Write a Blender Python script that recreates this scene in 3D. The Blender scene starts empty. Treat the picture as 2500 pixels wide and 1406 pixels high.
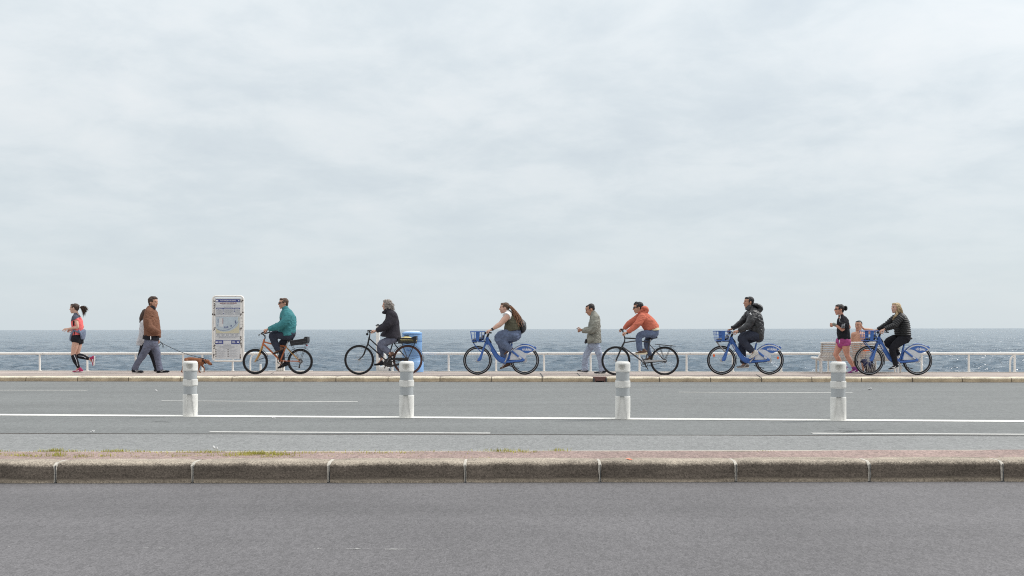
import bpy, bmesh, math, random
import numpy as np
from mathutils import Vector, Matrix, noise

# ------------------------------------------------------------------ camera, sky, sun
F, CX, HY, EYE, ROLL, PZ = 2400.0, 1250.0, 801.5, 1.17, 0.0018, 0.11
S = bpy.context.scene
C = S.collection
cam = bpy.data.objects.new('camera', bpy.data.cameras.new('camera'))
C.objects.link(cam)
cam.location = (0, 0, EYE)
cam.rotation_euler = (math.radians(90), ROLL, 0)
cam.data.sensor_width = 36
cam.data.lens = 36 * F / 2500
cam.data.shift_y = 98.5 / 2500
cam.data.clip_end = 40000
cam.data.clip_start = 0.1
S.camera = cam
S.view_settings.view_transform = 'Standard'
S.view_settings.look = 'None'
S.view_settings.exposure = 0.35
S.view_settings.gamma = 1.0
S.cycles.use_denoising = False
S.cycles.filter_width = 1.1

SUN_EL, SUN_AZ = math.radians(44), math.radians(72)      # azimuth from +Y (the sea) towards +X
sdir = Vector((math.sin(SUN_AZ) * math.cos(SUN_EL), math.cos(SUN_AZ) * math.cos(SUN_EL), math.sin(SUN_EL)))
sun = bpy.data.objects.new('sun', bpy.data.lights.new('sun', 'SUN'))
C.objects.link(sun)
sun.data.energy = 1.5
sun.data.angle = math.radians(12)
sun.data.color = (1.0, 0.96, 0.91)
sun.rotation_euler = (-sdir).to_track_quat('-Z', 'Y').to_euler()
sun.location = (30, 30, 40)

W_ = bpy.data.worlds.new('World')
S.world = W_
W_.use_nodes = True
nt = W_.node_tree
nt.nodes.clear()


def node(t, kind, ins=None, **kw):
    n = t.nodes.new(kind)
    for k, v in kw.items():
        setattr(n, k, v)
    for k, v in (ins or {}).items():
        if isinstance(v, bpy.types.NodeSocket):
            t.links.new(v, n.inputs[k])
        else:
            n.inputs[k].default_value = v
    return n


def mth(t, op, a, b=0.0, c=None, clamp=False):
    ins = {0: a, 1: b}
    if c is not None:
        ins[2] = c
    return node(t, 'ShaderNodeMath', ins, operation=op, use_clamp=clamp).outputs[0]


def mixc(t, f, a, b, mode='MIX'):
    n = node(t, 'ShaderNodeMix', {0: f, 6: a, 7: b}, data_type='RGBA', blend_type=mode)
    return n.outputs[2]


def ramp(t, f, stops):
    n = node(t, 'ShaderNodeValToRGB', {0: f})
    e = n.color_ramp.elements
    while len(e) < len(stops):
        e.new(0.5)
    for q, (p, c) in zip(e, stops):
        q.position = p
        q.color = c if len(c) == 4 else (*c, 1)
    return n.outputs[0]


tc = node(nt, 'ShaderNodeTexCoord')
sky = node(nt, 'ShaderNodeTexSky', sky_type='NISHITA', sun_disc=False, sun_elevation=SUN_EL, sun_rotation=SUN_AZ)
sep = node(nt, 'ShaderNodeSeparateXYZ', {0: tc.outputs['Generated']})
zc = mth(nt, 'MAXIMUM', sep.outputs[2], 0.0)
den = mth(nt, 'ADD', zc, 0.22)
cu = mth(nt, 'DIVIDE', sep.outputs[0], den)
cv = mth(nt, 'DIVIDE', sep.outputs[1], den)
cvec = node(nt, 'ShaderNodeCombineXYZ', {0: cu, 1: cv, 2: 0.0}).outputs[0]
n1 = node(nt, 'ShaderNodeTexNoise', {'Vector': cvec, 'Scale': 1.7, 'Detail': 8.0, 'Roughness': 0.56, 'Distortion': 0.25})
mp = node(nt, 'ShaderNodeMapping', {'Vector': cvec, 'Scale': (1.0, 1.0, 1.0), 'Location': (3.1, 7.7, 0.0), 'Rotation': (0, 0, 0.35)})
n2 = node(nt, 'ShaderNodeTexNoise', {'Vector': mp.outputs[0], 'Scale': 4.2, 'Detail': 8.0, 'Roughness': 0.6, 'Distortion': 0.3})
nn = mth(nt, 'ADD', mth(nt, 'MULTIPLY', n1.outputs[0], 0.62), mth(nt, 'MULTIPLY', n2.outputs[0], 0.38))
ccol = ramp(nt, nn, [(0.37, (5.0, 5.5, 5.85)), (0.46, (5.4, 5.88, 6.15)), (0.54, (5.92, 6.32, 6.52)), (0.63, (6.3, 6.6, 6.74))])
# an overcast dome grows brighter and whiter towards the zenith, and round the veiled sun
gain = mth(nt, 'ADD', 0.97, mth(nt, 'MULTIPLY', mth(nt, 'POWER', zc, 1.6), 0.95))
low = mth(nt, 'SMOOTH_MIN', mth(nt, 'MULTIPLY', zc, 6.0), 1.0, 0.3)
dotn = node(nt, 'ShaderNodeVectorMath', {0: tc.outputs['Generated'], 1: tuple(sdir)}, operation='DOT_PRODUCT').outputs['Value']
glow = mth(nt, 'MULTIPLY', mth(nt, 'POWER', mth(nt, 'MAXIMUM', dotn, 0.0), 8.0), 1.4)
gain = mth(nt, 'ADD', gain, glow)
warm = mixc(nt, mth(nt, 'MULTIPLY', mth(nt, 'SUBTRACT', zc, 0.3), 2.0, clamp=True), (1, 1, 1, 1), (1.05, 1.0, 0.95, 1))
ccol = mixc(nt, 1.0, ccol, warm, 'MULTIPLY')
hcol = mixc(nt, low, (5.35, 5.95, 6.3, 1), ccol)
# the side away from the sea (-Y) is hazier and warmer over the town
town = mth(nt, 'MULTIPLY', mth(nt, 'MULTIPLY', sep.outputs[1], -1.6), 1.0, clamp=True)
hcol = mixc(nt, town, hcol, (5.3, 5.35, 5.3, 1))
cl = node(nt, 'ShaderNodeVectorMath', {0: hcol, 3: gain}, operation='SCALE').outputs[0]
fin = mixc(nt, 0.93, sky.outputs[0], cl)
bg = node(nt, 'ShaderNodeBackground', {0: fin, 1: 0.1})
out = node(nt, 'ShaderNodeOutputWorld', {0: bg.outputs[0]})


# ------------------------------------------------------------------ picture to place
def unroll(px, py):
    dx, dy = px - CX, py - HY
    return dx - ROLL * dy, dy + ROLL * dx


def W(px, py, D):
    dx, dy = unroll(px, py)
    return Vector((dx / F * D, D, EYE - dy / F * D))


def gD(px, py, z=0.0):
    return F * (EYE - z) / unroll(px, py)[1]


def G(px, py, z=0.0):
    return W(px, py, gD(px, py, z))


class Fig:
    """u, v are measured on an enlargement of the photograph that starts at (x0, y0) and is k times larger."""
    def __init__(s, x0, y0, k, u, v, z=PZ, D=None):
        s.x0, s.y0, s.k = x0, y0, k
        px, py = x0 + u / k, y0 + v / k
        s.D = D or gD(px, py, z)
        s.s = F / s.D * k
        s.base = W(px, py, s.D)
        s.u0, s.v0 = u, v

    def P(s, u, v, dy=0.0):
        return W(s.x0 + u / s.k, s.y0 + v / s.k, s.D + dy)

    def O(s, u, v, dy=0.0):
        return Vector((s.base.x + (u - s.u0) / s.s, s.D + dy, s.base.z + (s.v0 - v) / s.s))

    def inv(s, co):
        dx = co[:, 0] / co[:, 1] * F
        dy = (EYE - co[:, 2]) / co[:, 1] * F
        return (CX + dx + ROLL * dy - s.x0) * s.k, (HY + dy - ROLL * dx - s.y0) * s.k

    def t(s, pts, cap='round', n=14, sub=4):
        out = []
        for p in pts:
            u, v, dy, ra = p[:4]
            rb = p[4] if len(p) > 4 else ra
            out.append((s.P(u, v, dy), ra / s.s, rb / s.s))
        return tube(out, cap, n, sub)

    def e(s, u, v, dy, ru, rd, rv, rot=0.0):
        return ell(s.P(u, v, dy), ru / s.s, rd / s.s, rv / s.s, rot)


# ------------------------------------------------------------------ shapes: each returns (verts, faces)
def spline(pts, sub):
    if len(pts) < 3 or sub < 2:
        return pts
    A = [np.array([*p[0], p[1], p[2]]) for p in pts]
    A = [2 * A[0] - A[1]] + A + [2 * A[-1] - A[-2]]
    o = []
    for i in range(1, len(A) - 2):
        for j in range(sub):
            t = j / sub
            a, b, c, d = A[i - 1:i + 3]
            o.append(0.5 * (2 * b + (c - a) * t + (2 * a - 5 * b + 4 * c - d) * t * t + (3 * b - a - 3 * c + d) * t ** 3))
    o.append(A[-2])
    return [(Vector(q[:3]), max(q[3], 1e-4), max(q[4], 1e-4)) for q in o]


def tube(pts, cap='round', n=14, sub=4):
    pts = spline([(Vector(p[0]), p[1], p[2] if len(p) > 2 else p[1]) for p in pts], sub)
    T = []
    for i in range(len(pts)):
        a = pts[max(i - 1, 0)][0]
        b = pts[min(i + 1, len(pts) - 1)][0]
        d = b - a
        T.append(d.normalized() if d.length > 1e-9 else Vector((0, 0, 1)))
    caps = (cap, cap) if isinstance(cap, str) else cap
    rows = []
    if caps[0] == 'round':
        p, ra, rb = pts[0]
        r = min(ra, rb)
        for a in (80, 50, 25):
            a = math.radians(a)
            rows.append((p - T[0] * r * math.sin(a), T[0], ra * math.cos(a), rb * math.cos(a)))
    for (p, ra, rb), t in zip(pts, T):
        rows.append((p, t, ra, rb))
    if caps[1] == 'round':
        p, ra, rb = pts[-1]
        r = min(ra, rb)
        for a in (25, 50, 80):
            a = math.radians(a)
            rows.append((p + T[-1] * r * math.sin(a), T[-1], ra * math.cos(a), rb * math.cos(a)))
    V, Fc = [], []
    ref = Vector((0, 1, 0))
    if sum(abs(t.y) for t in T) / len(T) > 0.8:
        ref = Vector((1, 0, 0))
    pn = None
    for p, t, ra, rb in rows:
        nrm = ref.cross(t)
        if nrm.length < 0.15:
            nrm = pn.copy() if pn else Vector((0, 0, 1)).cross(t)
        nrm.normalize()
        if pn is not None and pn.dot(nrm) < -0.3:
            nrm = -nrm
        pn = nrm
        b = t.cross(nrm).normalized()
        for k in range(n):
            a = 2 * math.pi * k / n
            V.append(p + nrm * (ra * math.cos(a)) + b * (rb * math.sin(a)))
    R = len(rows)
    for i in range(R - 1):
        for k in range(n):
            k2 = (k + 1) % n
            Fc.append((i * n + k, i * n + k2, (i + 1) * n + k2, (i + 1) * n + k))
    Fc.append(tuple(reversed(range(n))))
    Fc.append(tuple((R - 1) * n + k for k in range(n)))
    return V, Fc


def ell(c, rx, ry, rz, rot=0.0, nu=18, nv=11, M=None):
    V, Fc = [], []
    R = Matrix.Rotation(math.radians(rot), 3, 'Y')
    for j in range(1, nv):
        th = math.pi * j / nv
        for i in range(nu):
            ph = 2 * math.pi * i / nu
            q = R @ Vector((rx * math.sin(th) * math.cos(ph), ry * math.sin(th) * math.sin(ph), rz * math.cos(th)))
            V.append(Vector(c) + (M @ q if M else q))
    for z in (rz, -rz):
        q = R @ Vector((0, 0, z))
        V.append(Vector(c) + (M @ q if M else q))
    a, b = len(V) - 2, len(V) - 1
    for j in range(nv - 2):
        for i in range(nu):
            i2 = (i + 1) % nu
            Fc.append((j * nu + i, (j + 1) * nu + i, (j + 1) * nu + i2, j * nu + i2))
    for i in range(nu):
        i2 = (i + 1) % nu
        Fc.append((a, i, i2))
        Fc.append(((nv - 2) * nu + i2, (nv - 2) * nu + i, b))
    return V, Fc


def box(c, size, bev=0.0, rot=None):
    bm = bmesh.new()
    bmesh.ops.create_cube(bm, size=1)
    for v in bm.verts:
        v.co = Vector((v.co.x * size[0], v.co.y * size[1], v.co.z * size[2]))
    if bev:
        bmesh.ops.bevel(bm, geom=bm.edges[:], offset=bev, segments=2, affect='EDGES', profile=0.6)
    V = []
    for i, v in enumerate(bm.verts):
        v.index = i
        q = rot @ v.co if rot else v.co
        V.append(Vector(c) + q)
    Fc = [tuple(v.index for v in f.verts) for f in bm.faces]
    bm.free()
    return V, Fc


def cyl(a, b, r, n=10, r2=None):
    return tube([(a, r), (b, r if r2 is None else r2)], 'flat', n, 1)


def torus(c, R, r, n=64, m=10, ry=None, a0=0.0, a1=2 * math.pi):
    """ring in the XZ plane; a0..a1 gives an arc"""
    V, Fc = [], []
    full = abs(a1 - a0 - 2 * math.pi) < 1e-6
    ry = ry or r
    N = n if full else n + 1
    for i in range(N):
        a = a0 + (a1 - a0) * i / n
        for j in range(m):
            b = 2 * math.pi * j / m
            q = R + r * math.cos(b)
            V.append(Vector(c) + Vector((q * math.cos(a), ry * math.sin(b), q * math.sin(a))))
    for i in range(n):
        i2 = (i + 1) % N
        for j in range(m):
            j2 = (j + 1) % m
            Fc.append((i * m + j, i2 * m + j, i2 * m + j2, i * m + j2))
    if not full:
        Fc.append(tuple(range(m)))
        Fc.append(tuple(reversed(range((N - 1) * m, N * m))))
    return V, Fc


def plate(pts, y0, y1):
    """flat outline in XZ (world points), given thickness y0..y1"""
    n = len(pts)
    V = [Vector((p[0], y0, p[2])) for p in pts] + [Vector((p[0], y1, p[2])) for p in pts]
    Fc = [tuple(range(n)), tuple(reversed(range(n, 2 * n)))]
    for i in range(n):
        j = (i + 1) % n
        Fc.append((i, i + n, j + n, j))
    return V, Fc


def lathe(c, prof, n=40):
    V, Fc = [], []
    for r, z in prof:
        for k in range(n):
            a = 2 * math.pi * k / n
            V.append(Vector((c[0] + r * math.cos(a), c[1] + r * math.sin(a), c[2] + z)))
    for i in range(len(prof) - 1):
        for k in range(n):
            k2 = (k + 1) % n
            Fc.append((i * n + k, i * n + k2, (i + 1) * n + k2, (i + 1) * n + k))
    Fc.append(tuple(reversed(range(n))))
    Fc.append(tuple((len(prof) - 1) * n + k for k in range(n)))
    return V, Fc


def merge(prims):
    V, Fc = [], []
    for v, f in prims:
        o = len(V)
        V.extend(v)
        Fc.extend(tuple(i + o for i in q) for q in f)
    return V, Fc


# ------------------------------------------------------------------ objects
def origin_of(parent):
    o = Vector((0, 0, 0))
    while parent is not None:
        o += parent.location
        parent = parent.parent
    return o


def tag(o, label=None, cat=None, group=None, kind=None):
    for k, v in (('label', label), ('category', cat), ('group', group), ('kind', kind)):
        if v:
            o[k] = v
    return o


def thing(name, loc, label, cat, group=None):
    o = bpy.data.objects.new(name, None)
    o.empty_display_size = 0.1
    C.objects.link(o)
    o.location = loc
    return tag(o, label, cat, group)


def finish(name, me, mats, parent, smooth=True, angle=None, origin=None):
    for m in (mats if isinstance(mats, (list, tuple)) else [mats]):
        me.materials.append(m)
    o = bpy.data.objects.new(name, me)
    C.objects.link(o)
    org = origin_of(parent)
    if parent is not None:
        o.parent = parent
    elif origin is not None:
        org = Vector(origin)
        o.location = org
    me.transform(Matrix.Translation(-org))
    if smooth:
        me.polygons.foreach_set('use_smooth', [True] * len(me.polygons))
        if angle:
            me.set_sharp_from_angle(angle=math.radians(angle))
    me.update()
    return o


def obj(name, prims, mat, parent=None, smooth=True, angle=40, origin=None, fix=True):
    V, Fc = merge(prims) if isinstance(prims, list) else prims
    me = bpy.data.meshes.new(name)
    me.from_pydata([tuple(v) for v in V], [], Fc)
    if fix:
        bm = bmesh.new()
        bm.from_mesh(me)
        bmesh.ops.recalc_face_normals(bm, faces=bm.faces[:])
        bm.to_mesh(me)
        bm.free()
    return finish(name, me, mat, parent, smooth, angle, origin)


def blob(name, prims, mats, parent, voxel=0.011, smooth=3, fold=None, zones=None, extra=None, fig=None, seed=0):
    """overlapping closed shapes fused into ONE continuous skin"""
    V, Fc = merge(prims)
    me = bpy.data.meshes.new('tmp')
    me.from_pydata([tuple(v) for v in V], [], Fc)
    bm = bmesh.new()
    bm.from_mesh(me)
    bmesh.ops.recalc_face_normals(bm, faces=bm.faces[:])
    bm.to_mesh(me)
    bm.free()
    ob = bpy.data.objects.new('tmp', me)
    C.objects.link(ob)
    md = ob.modifiers.new('r', 'REMESH')
    md.mode = 'VOXEL'
    md.voxel_size = voxel
    dg = bpy.context.evaluated_depsgraph_get()
    dg.update()
    m2 = bpy.data.meshes.new_from_object(ob.evaluated_get(dg))
    bpy.data.objects.remove(ob)
    bpy.data.meshes.remove(me)
    nv = len(m2.vertices)
    co = np.empty(nv * 3)
    m2.vertices.foreach_get('co', co)
    co = co.reshape(-1, 3)
    ed = np.empty(len(m2.edges) * 2, dtype=np.int64)
    m2.edges.foreach_get('vertices', ed)
    ed = ed.reshape(-1, 2)
    deg = np.bincount(ed.ravel(), minlength=nv).astype(float)[:, None]
    for _ in range(smooth):
        acc = np.zeros_like(co)
        np.add.at(acc, ed[:, 0], co[ed[:, 1]])
        np.add.at(acc, ed[:, 1], co[ed[:, 0]])
        co = co * 0.4 + 0.6 * acc / np.maximum(deg, 1)
    m2.vertices.foreach_set('co', co.ravel())
    m2.update()
    if fold:
        amp, fx, fz = fold
        nr = np.empty(nv * 3)
        m2.vertices.foreach_get('normal', nr)
        nr = nr.reshape(-1, 3)
        d = np.empty(nv)
        nz = noise.noise
        for i in range(nv):
            x, y, z = co[i]
            w = nz((x * 4 + seed, y * 4, z * 4)) * 1.6
            a = nz((x * fx + w + seed, y * fx * 0.7, z * fz + w * 1.5))
            d[i] = (abs(a) * 2 - 0.45) * 0.75 + 0.35 * nz((x * fx * 2.3, y * fx * 2, z * fz * 2.3 + seed))
        co = co + nr * (d * amp)[:, None]
        m2.vertices.foreach_set('co', co.ravel())
    if extra:
        V, Fc = merge(extra)
        bm = bmesh.new()
        bm.from_mesh(m2)
        vs = [bm.verts.new(v) for v in V]
        for f in Fc:
            try:
                bm.faces.new([vs[i] for i in f])
            except ValueError:
                pass
        bm.to_mesh(m2)
        bm.free()
    if zones:
        nf = len(m2.polygons)
        c = np.empty(nf * 3)
        m2.polygons.foreach_get('center', c)
        c = c.reshape(-1, 3)
        u, v = fig.inv(c) if fig else (c[:, 0], c[:, 2])
        mi = np.zeros(nf, dtype=np.int32)
        for k, fn in zones:
            mi[fn(u, v, c)] = k
        m2.polygons.foreach_set('material_index', mi)
    m2.name = name
    return finish(name, m2, mats, parent, True, None)


def words(txt, centre, size, mat, parent, name='lettering', depth=0.0015, rot=0.0, shear=0.0, bold=0.0, width=None):
    """raised letters that face the street (-Y)"""
    cu_ = bpy.data.curves.new('t', 'FONT')
    cu_.body = txt
    cu_.size = size
    cu_.align_x = 'CENTER'
    cu_.align_y = 'CENTER'
    cu_.extrude = depth / 2
    cu_.shear = shear
    cu_.offset = bold
    ob = bpy.data.objects.new('t', cu_)
    C.objects.link(ob)
    dg = bpy.context.evaluated_depsgraph_get()
    dg.update()
    me = bpy.data.meshes.new_from_object(ob.evaluated_get(dg))
    bpy.data.objects.remove(ob)
    bpy.data.curves.remove(cu_)
    sx = 1.0
    if width:
        xs = [v.co.x for v in me.vertices]
        sx = width / max(max(xs) - min(xs), 1e-6)
    me.transform(Matrix.Translation(Vector(centre)) @ Matrix.Rotation(math.radians(rot), 4, 'Y')
                 @ Matrix.Rotation(math.radians(90), 4, 'X') @ Matrix.Diagonal((sx, 1, 1, 1)))
    return finish(name, me, mat, parent, False)


# ------------------------------------------------------------------ materials
def lin(c):
    return tuple(((x / 255) / 12.92 if x <= 10 else (((x / 255) + 0.055) / 1.055) ** 2.4) for x in c) + (1.0,)


def mat(name, rgb, rough=0.7, var=0.12, scale=8.0, bump=0.0, bscale=60.0, spec=0.4, metal=0.0, fine=0.0, fscale=200.0, coat=0.0):
    m = bpy.data.materials.new(name)
    m.use_nodes = True
    t = m.node_tree
    b = t.nodes['Principled BSDF']
    co = node(t, 'ShaderNodeTexCoord').outputs['Object']
    n = node(t, 'ShaderNodeTexNoise', {'Vector': co, 'Scale': scale, 'Detail': 5.0, 'Roughness': 0.6})
    c = lin(rgb)
    lo = tuple(x * (1 - var) for x in c[:3]) + (1,)
    hi = tuple(min(x * (1 + var), 1) for x in c[:3]) + (1,)
    col = ramp(t, n.outputs[0], [(0.3, lo), (0.7, hi)])
    if fine:
        n2_ = node(t, 'ShaderNodeTexNoise', {'Vector': co, 'Scale': fscale, 'Detail': 2.0, 'Roughness': 0.7})
        f = ramp(t, n2_.outputs[0], [(0.35, (1 - fine,) * 3), (0.65, (1 + fine,) * 3)])
        col = mixc(t, 1.0, col, f, 'MULTIPLY')
    t.links.new(col, b.inputs['Base Color'])
    b.inputs['Roughness'].default_value = rough
    b.inputs['Specular IOR Level'].default_value = spec
    b.inputs['Metallic'].default_value = metal
    b.inputs['Coat Weight'].default_value = coat
    if bump:
        nb = node(t, 'ShaderNodeTexNoise', {'Vector': co, 'Scale': bscale, 'Detail': 4.0, 'Roughness': 0.65})
        bp = node(t, 'ShaderNodeBump', {'Height': nb.outputs[0], 'Strength': bump, 'Distance': 0.02})
        t.links.new(bp.outputs[0], b.inputs['Normal'])
    return m


def cloth(name, rgb, rough=0.9, var=0.16, bump=0.35, bscale=35.0, spec=0.2):
    return mat(name, rgb, rough, var, 9.0, bump, bscale, spec, fine=0.10, fscale=160.0)


def hairmat(name, rgb, var=0.45):
    m = mat(name, rgb, 0.55, var, 30.0, 0.6, 70.0, 0.4)
    return m


M = {
    'skin_pale': mat('skin_pale', (208, 168, 150), 0.55, 0.10, 12, 0.05, 80, 0.35),
    'skin_tan': mat('skin_tan', (196, 150, 128), 0.55, 0.12, 12, 0.05, 80, 0.35),
    'skin_brown': mat('skin_brown', (184, 140, 118), 0.55, 0.12, 12, 0.05, 80, 0.35),
    'skin_red': mat('skin_red', (200, 146, 126), 0.55, 0.12, 12, 0.05, 80, 0.35),
    'eye': mat('eye', (42, 32, 30), 0.4, 0.0),
    'lip': mat('lip', (165, 95, 88), 0.5, 0.05),
    'hair_brown': hairmat('hair_brown', (72, 54, 46)),
    'hair_dark': hairmat('hair_dark', (44, 38, 38)),
    'hair_black': hairmat('hair_black', (32, 31, 35)),
    'hair_grey': hairmat('hair_grey', (146, 138, 132), 0.6),
    'hair_auburn': hairmat('hair_auburn', (146, 108, 84), 0.6),
    'hair_crown': hairmat('hair_crown', (92, 72, 58), 0.4),
    'hair_blond': hairmat('hair_blond', (186, 164, 130), 0.4),
    'hair_short': hairmat('hair_short', (84, 62, 48), 0.4),
    'coral': cloth('coral', (236, 116, 116)),
    'slate': cloth('slate', (88, 92, 106)),
    'black_knit': cloth('black_knit', (36, 36, 42)),
    'black_shine': mat('black_shine', (40, 41, 45), 0.42, 0.2, 9, 0.5, 22, 0.55),
    'puffer': mat('puffer', (20, 21, 25), 0.5, 0.2, 9, 0.3, 30, 0.45),
    'grey_blue': cloth('grey_blue', (118, 128, 150)),
    'brown_jacket': cloth('brown_jacket', (122, 86, 69), 0.8, 0.18, 0.5, 24),
    'jean_blue': cloth('jean_blue', (98, 110, 136), 0.9, 0.3, 0.3, 30),
    'jean_grey': cloth('jean_grey', (104, 108, 126), 0.9, 0.28, 0.3, 30),
    'jean_dark': cloth('jean_dark', (56, 60, 74), 0.9, 0.25, 0.3, 30),
    'jean_light': cloth('jean_light', (160, 170, 190), 0.9, 0.2, 0.35, 26),
    'teal': cloth('teal', (58, 124, 130), 0.75, 0.15, 0.4, 22, 0.35),
    'coat_dark': cloth('coat_dark', (52, 50, 57)),
    'olive': cloth('olive', (92, 90, 76)),
    'white_cloth': cloth('white_cloth', (232, 232, 234)),
    'coat_pale': cloth('coat_pale', (196, 196, 200)),
    'field_jacket': cloth('field_jacket', (140, 140, 132), 0.85, 0.2, 0.6, 22),
    'orange_cloth': cloth('orange_cloth', (200, 114, 94)),
    'cream': cloth('cream', (226, 216, 186)),
    'magenta': cloth('magenta', (164, 70, 124), 0.7, 0.15, 0.5, 22, 0.3),
    'shoe_red': cloth('shoe_red', (170, 56, 96), 0.7),
    'shoe_purple': cloth('shoe_purple', (134, 66, 130), 0.7),
    'shoe_black': cloth('shoe_black', (40, 42, 50), 0.7),
    'shoe_brown': mat('shoe_brown', (104, 78, 66), 0.6, 0.2, 14, 0.1, 60),
    'shoe_white': cloth('shoe_white', (206, 202, 196), 0.7),
    'shoe_grey': cloth('shoe_grey', (128, 122, 120), 0.7),
    'sole_white': mat('sole_white', (226, 224, 222), 0.6, 0.08),
    'sole_dark': mat('sole_dark', (40, 38, 38), 0.7, 0.1),
    'rubber': mat('rubber', (36, 36, 39), 0.75, 0.15, 40, 0.1, 200, 0.3),
    'rubber_brown': mat('rubber_brown', (88, 64, 60), 0.7, 0.2, 14, 0.1, 90, 0.3),
    'alloy': mat('alloy', (186, 186, 188), 0.35, 0.1, 20, 0, 60, 0.5, 0.7),
    'alloy_dark': mat('alloy_dark', (92, 92, 96), 0.4, 0.1, 20, 0, 60, 0.5, 0.6),
    'black_paint': mat('black_paint', (34, 33, 37), 0.4, 0.15, 20, 0.03, 80, 0.5),
    'black_plastic': mat('black_plastic', (40, 40, 44), 0.55, 0.12, 20, 0.05, 90, 0.4),
    'blue_paint': mat('blue_paint', (60, 104, 178), 0.42, 0.10, 14, 0.03, 90, 0.5, coat=0.15),
    'panel_grey': mat('panel_grey', (206, 210, 218), 0.5, 0.06, 10, 0.02, 60),
    'orange_paint': mat('orange_paint', (188, 112, 76), 0.4, 0.15, 20, 0.03, 80),
    'ochre_paint': mat('ochre_paint', (190, 148, 92), 0.4, 0.15, 20, 0.03, 80),
    'white_paint': mat('white_paint', (238, 236, 232), 0.45, 0.05, 6, 0.04, 40),
    'white_plastic': mat('white_plastic', (222, 221, 217), 0.6, 0.09, 9, 0.06, 60, fine=0.05, fscale=60),
    'band_grey': mat('band_grey', (172, 176, 178), 0.35, 0.05, 6, 0.02, 40, 0.6),
    'reflector': mat('reflector', (236, 112, 62), 0.3, 0.1),
    'letter_white': mat('letter_white', (245, 246, 248), 0.6, 0.02),
    'sign_navy': mat('sign_navy', (72, 82, 142), 0.5, 0.06),
    'sign_board': mat('sign_board', (214, 217, 220), 0.45, 0.05, 5),
    'sign_map': mat('sign_map', (188, 202, 212), 0.5, 0.08),
    'sign_land': mat('sign_land', (206, 202, 178), 0.5, 0.08),
    'sign_red': mat('sign_red', (138, 52, 62), 0.6, 0.05),
    'sign_ink': mat('sign_ink', (178, 182, 190), 0.6, 0.08),
    'rust': mat('rust', (62, 48, 44), 0.9, 0.4, 50, 0.3, 120),
    'barrel_blue': mat('barrel_blue', (128, 170, 218), 0.5, 0.10, 5, 0.04, 30, 0.4),
    'barrel_line': mat('barrel_line', (58, 98, 160), 0.6, 0.1),
    'barrel_lid': mat('barrel_lid', (206, 218, 232), 0.5, 0.08),
    'yellow_stuff': cloth('yellow_stuff', (214, 200, 148)),
    'slat': mat('slat', (204, 199, 191), 0.6, 0.10, 6, 0.1, 40, 0.3),
    'dog_coat': mat('dog_coat', (140, 92, 66), 0.75, 0.22, 10, 0.25, 90, 0.25),
    'dog_dark': mat('dog_dark', (70, 42, 34), 0.6, 0.1),
    'navy_bag': cloth('navy_bag', (58, 64, 100)),
    'drain_rust': mat('drain_rust', (118, 88, 82), 0.8, 0.2, 18, 0.3, 60, 0.3),
    'dark_hole': mat('dark_hole', (24, 20, 20), 0.9, 0.0),
    'screen': mat('screen', (60, 64, 72), 0.2, 0.05),
    'litter': mat('litter', (200, 200, 200), 0.7, 0.1),
    'mark_orange': mat('mark_orange', (226, 142, 118), 0.9, 0.15, 30),
}


def striped(name, a, b, scale, axis=(1, 0, 0)):
    m = mat(name, a, 0.85, 0.1, 10, 0.3, 40)
    t = m.node_tree
    co = node(t, 'ShaderNodeTexCoord').outputs['Object']
    w = node(t, 'ShaderNodeTexWave', {'Vector': co, 'Scale': scale, 'Distortion': 2.0, 'Detail': 1.0}, wave_type='BANDS', bands_direction='X')
    c = ramp(t, w.outputs['Fac'], [(0.72, lin(a)), (0.82, lin(b))])
    t.links.new(c, t.nodes['Principled BSDF'].inputs['Base Color'])
    return m


M['striped'] = striped('striped', (52, 48, 50), (190, 186, 182), 9.0)

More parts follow.
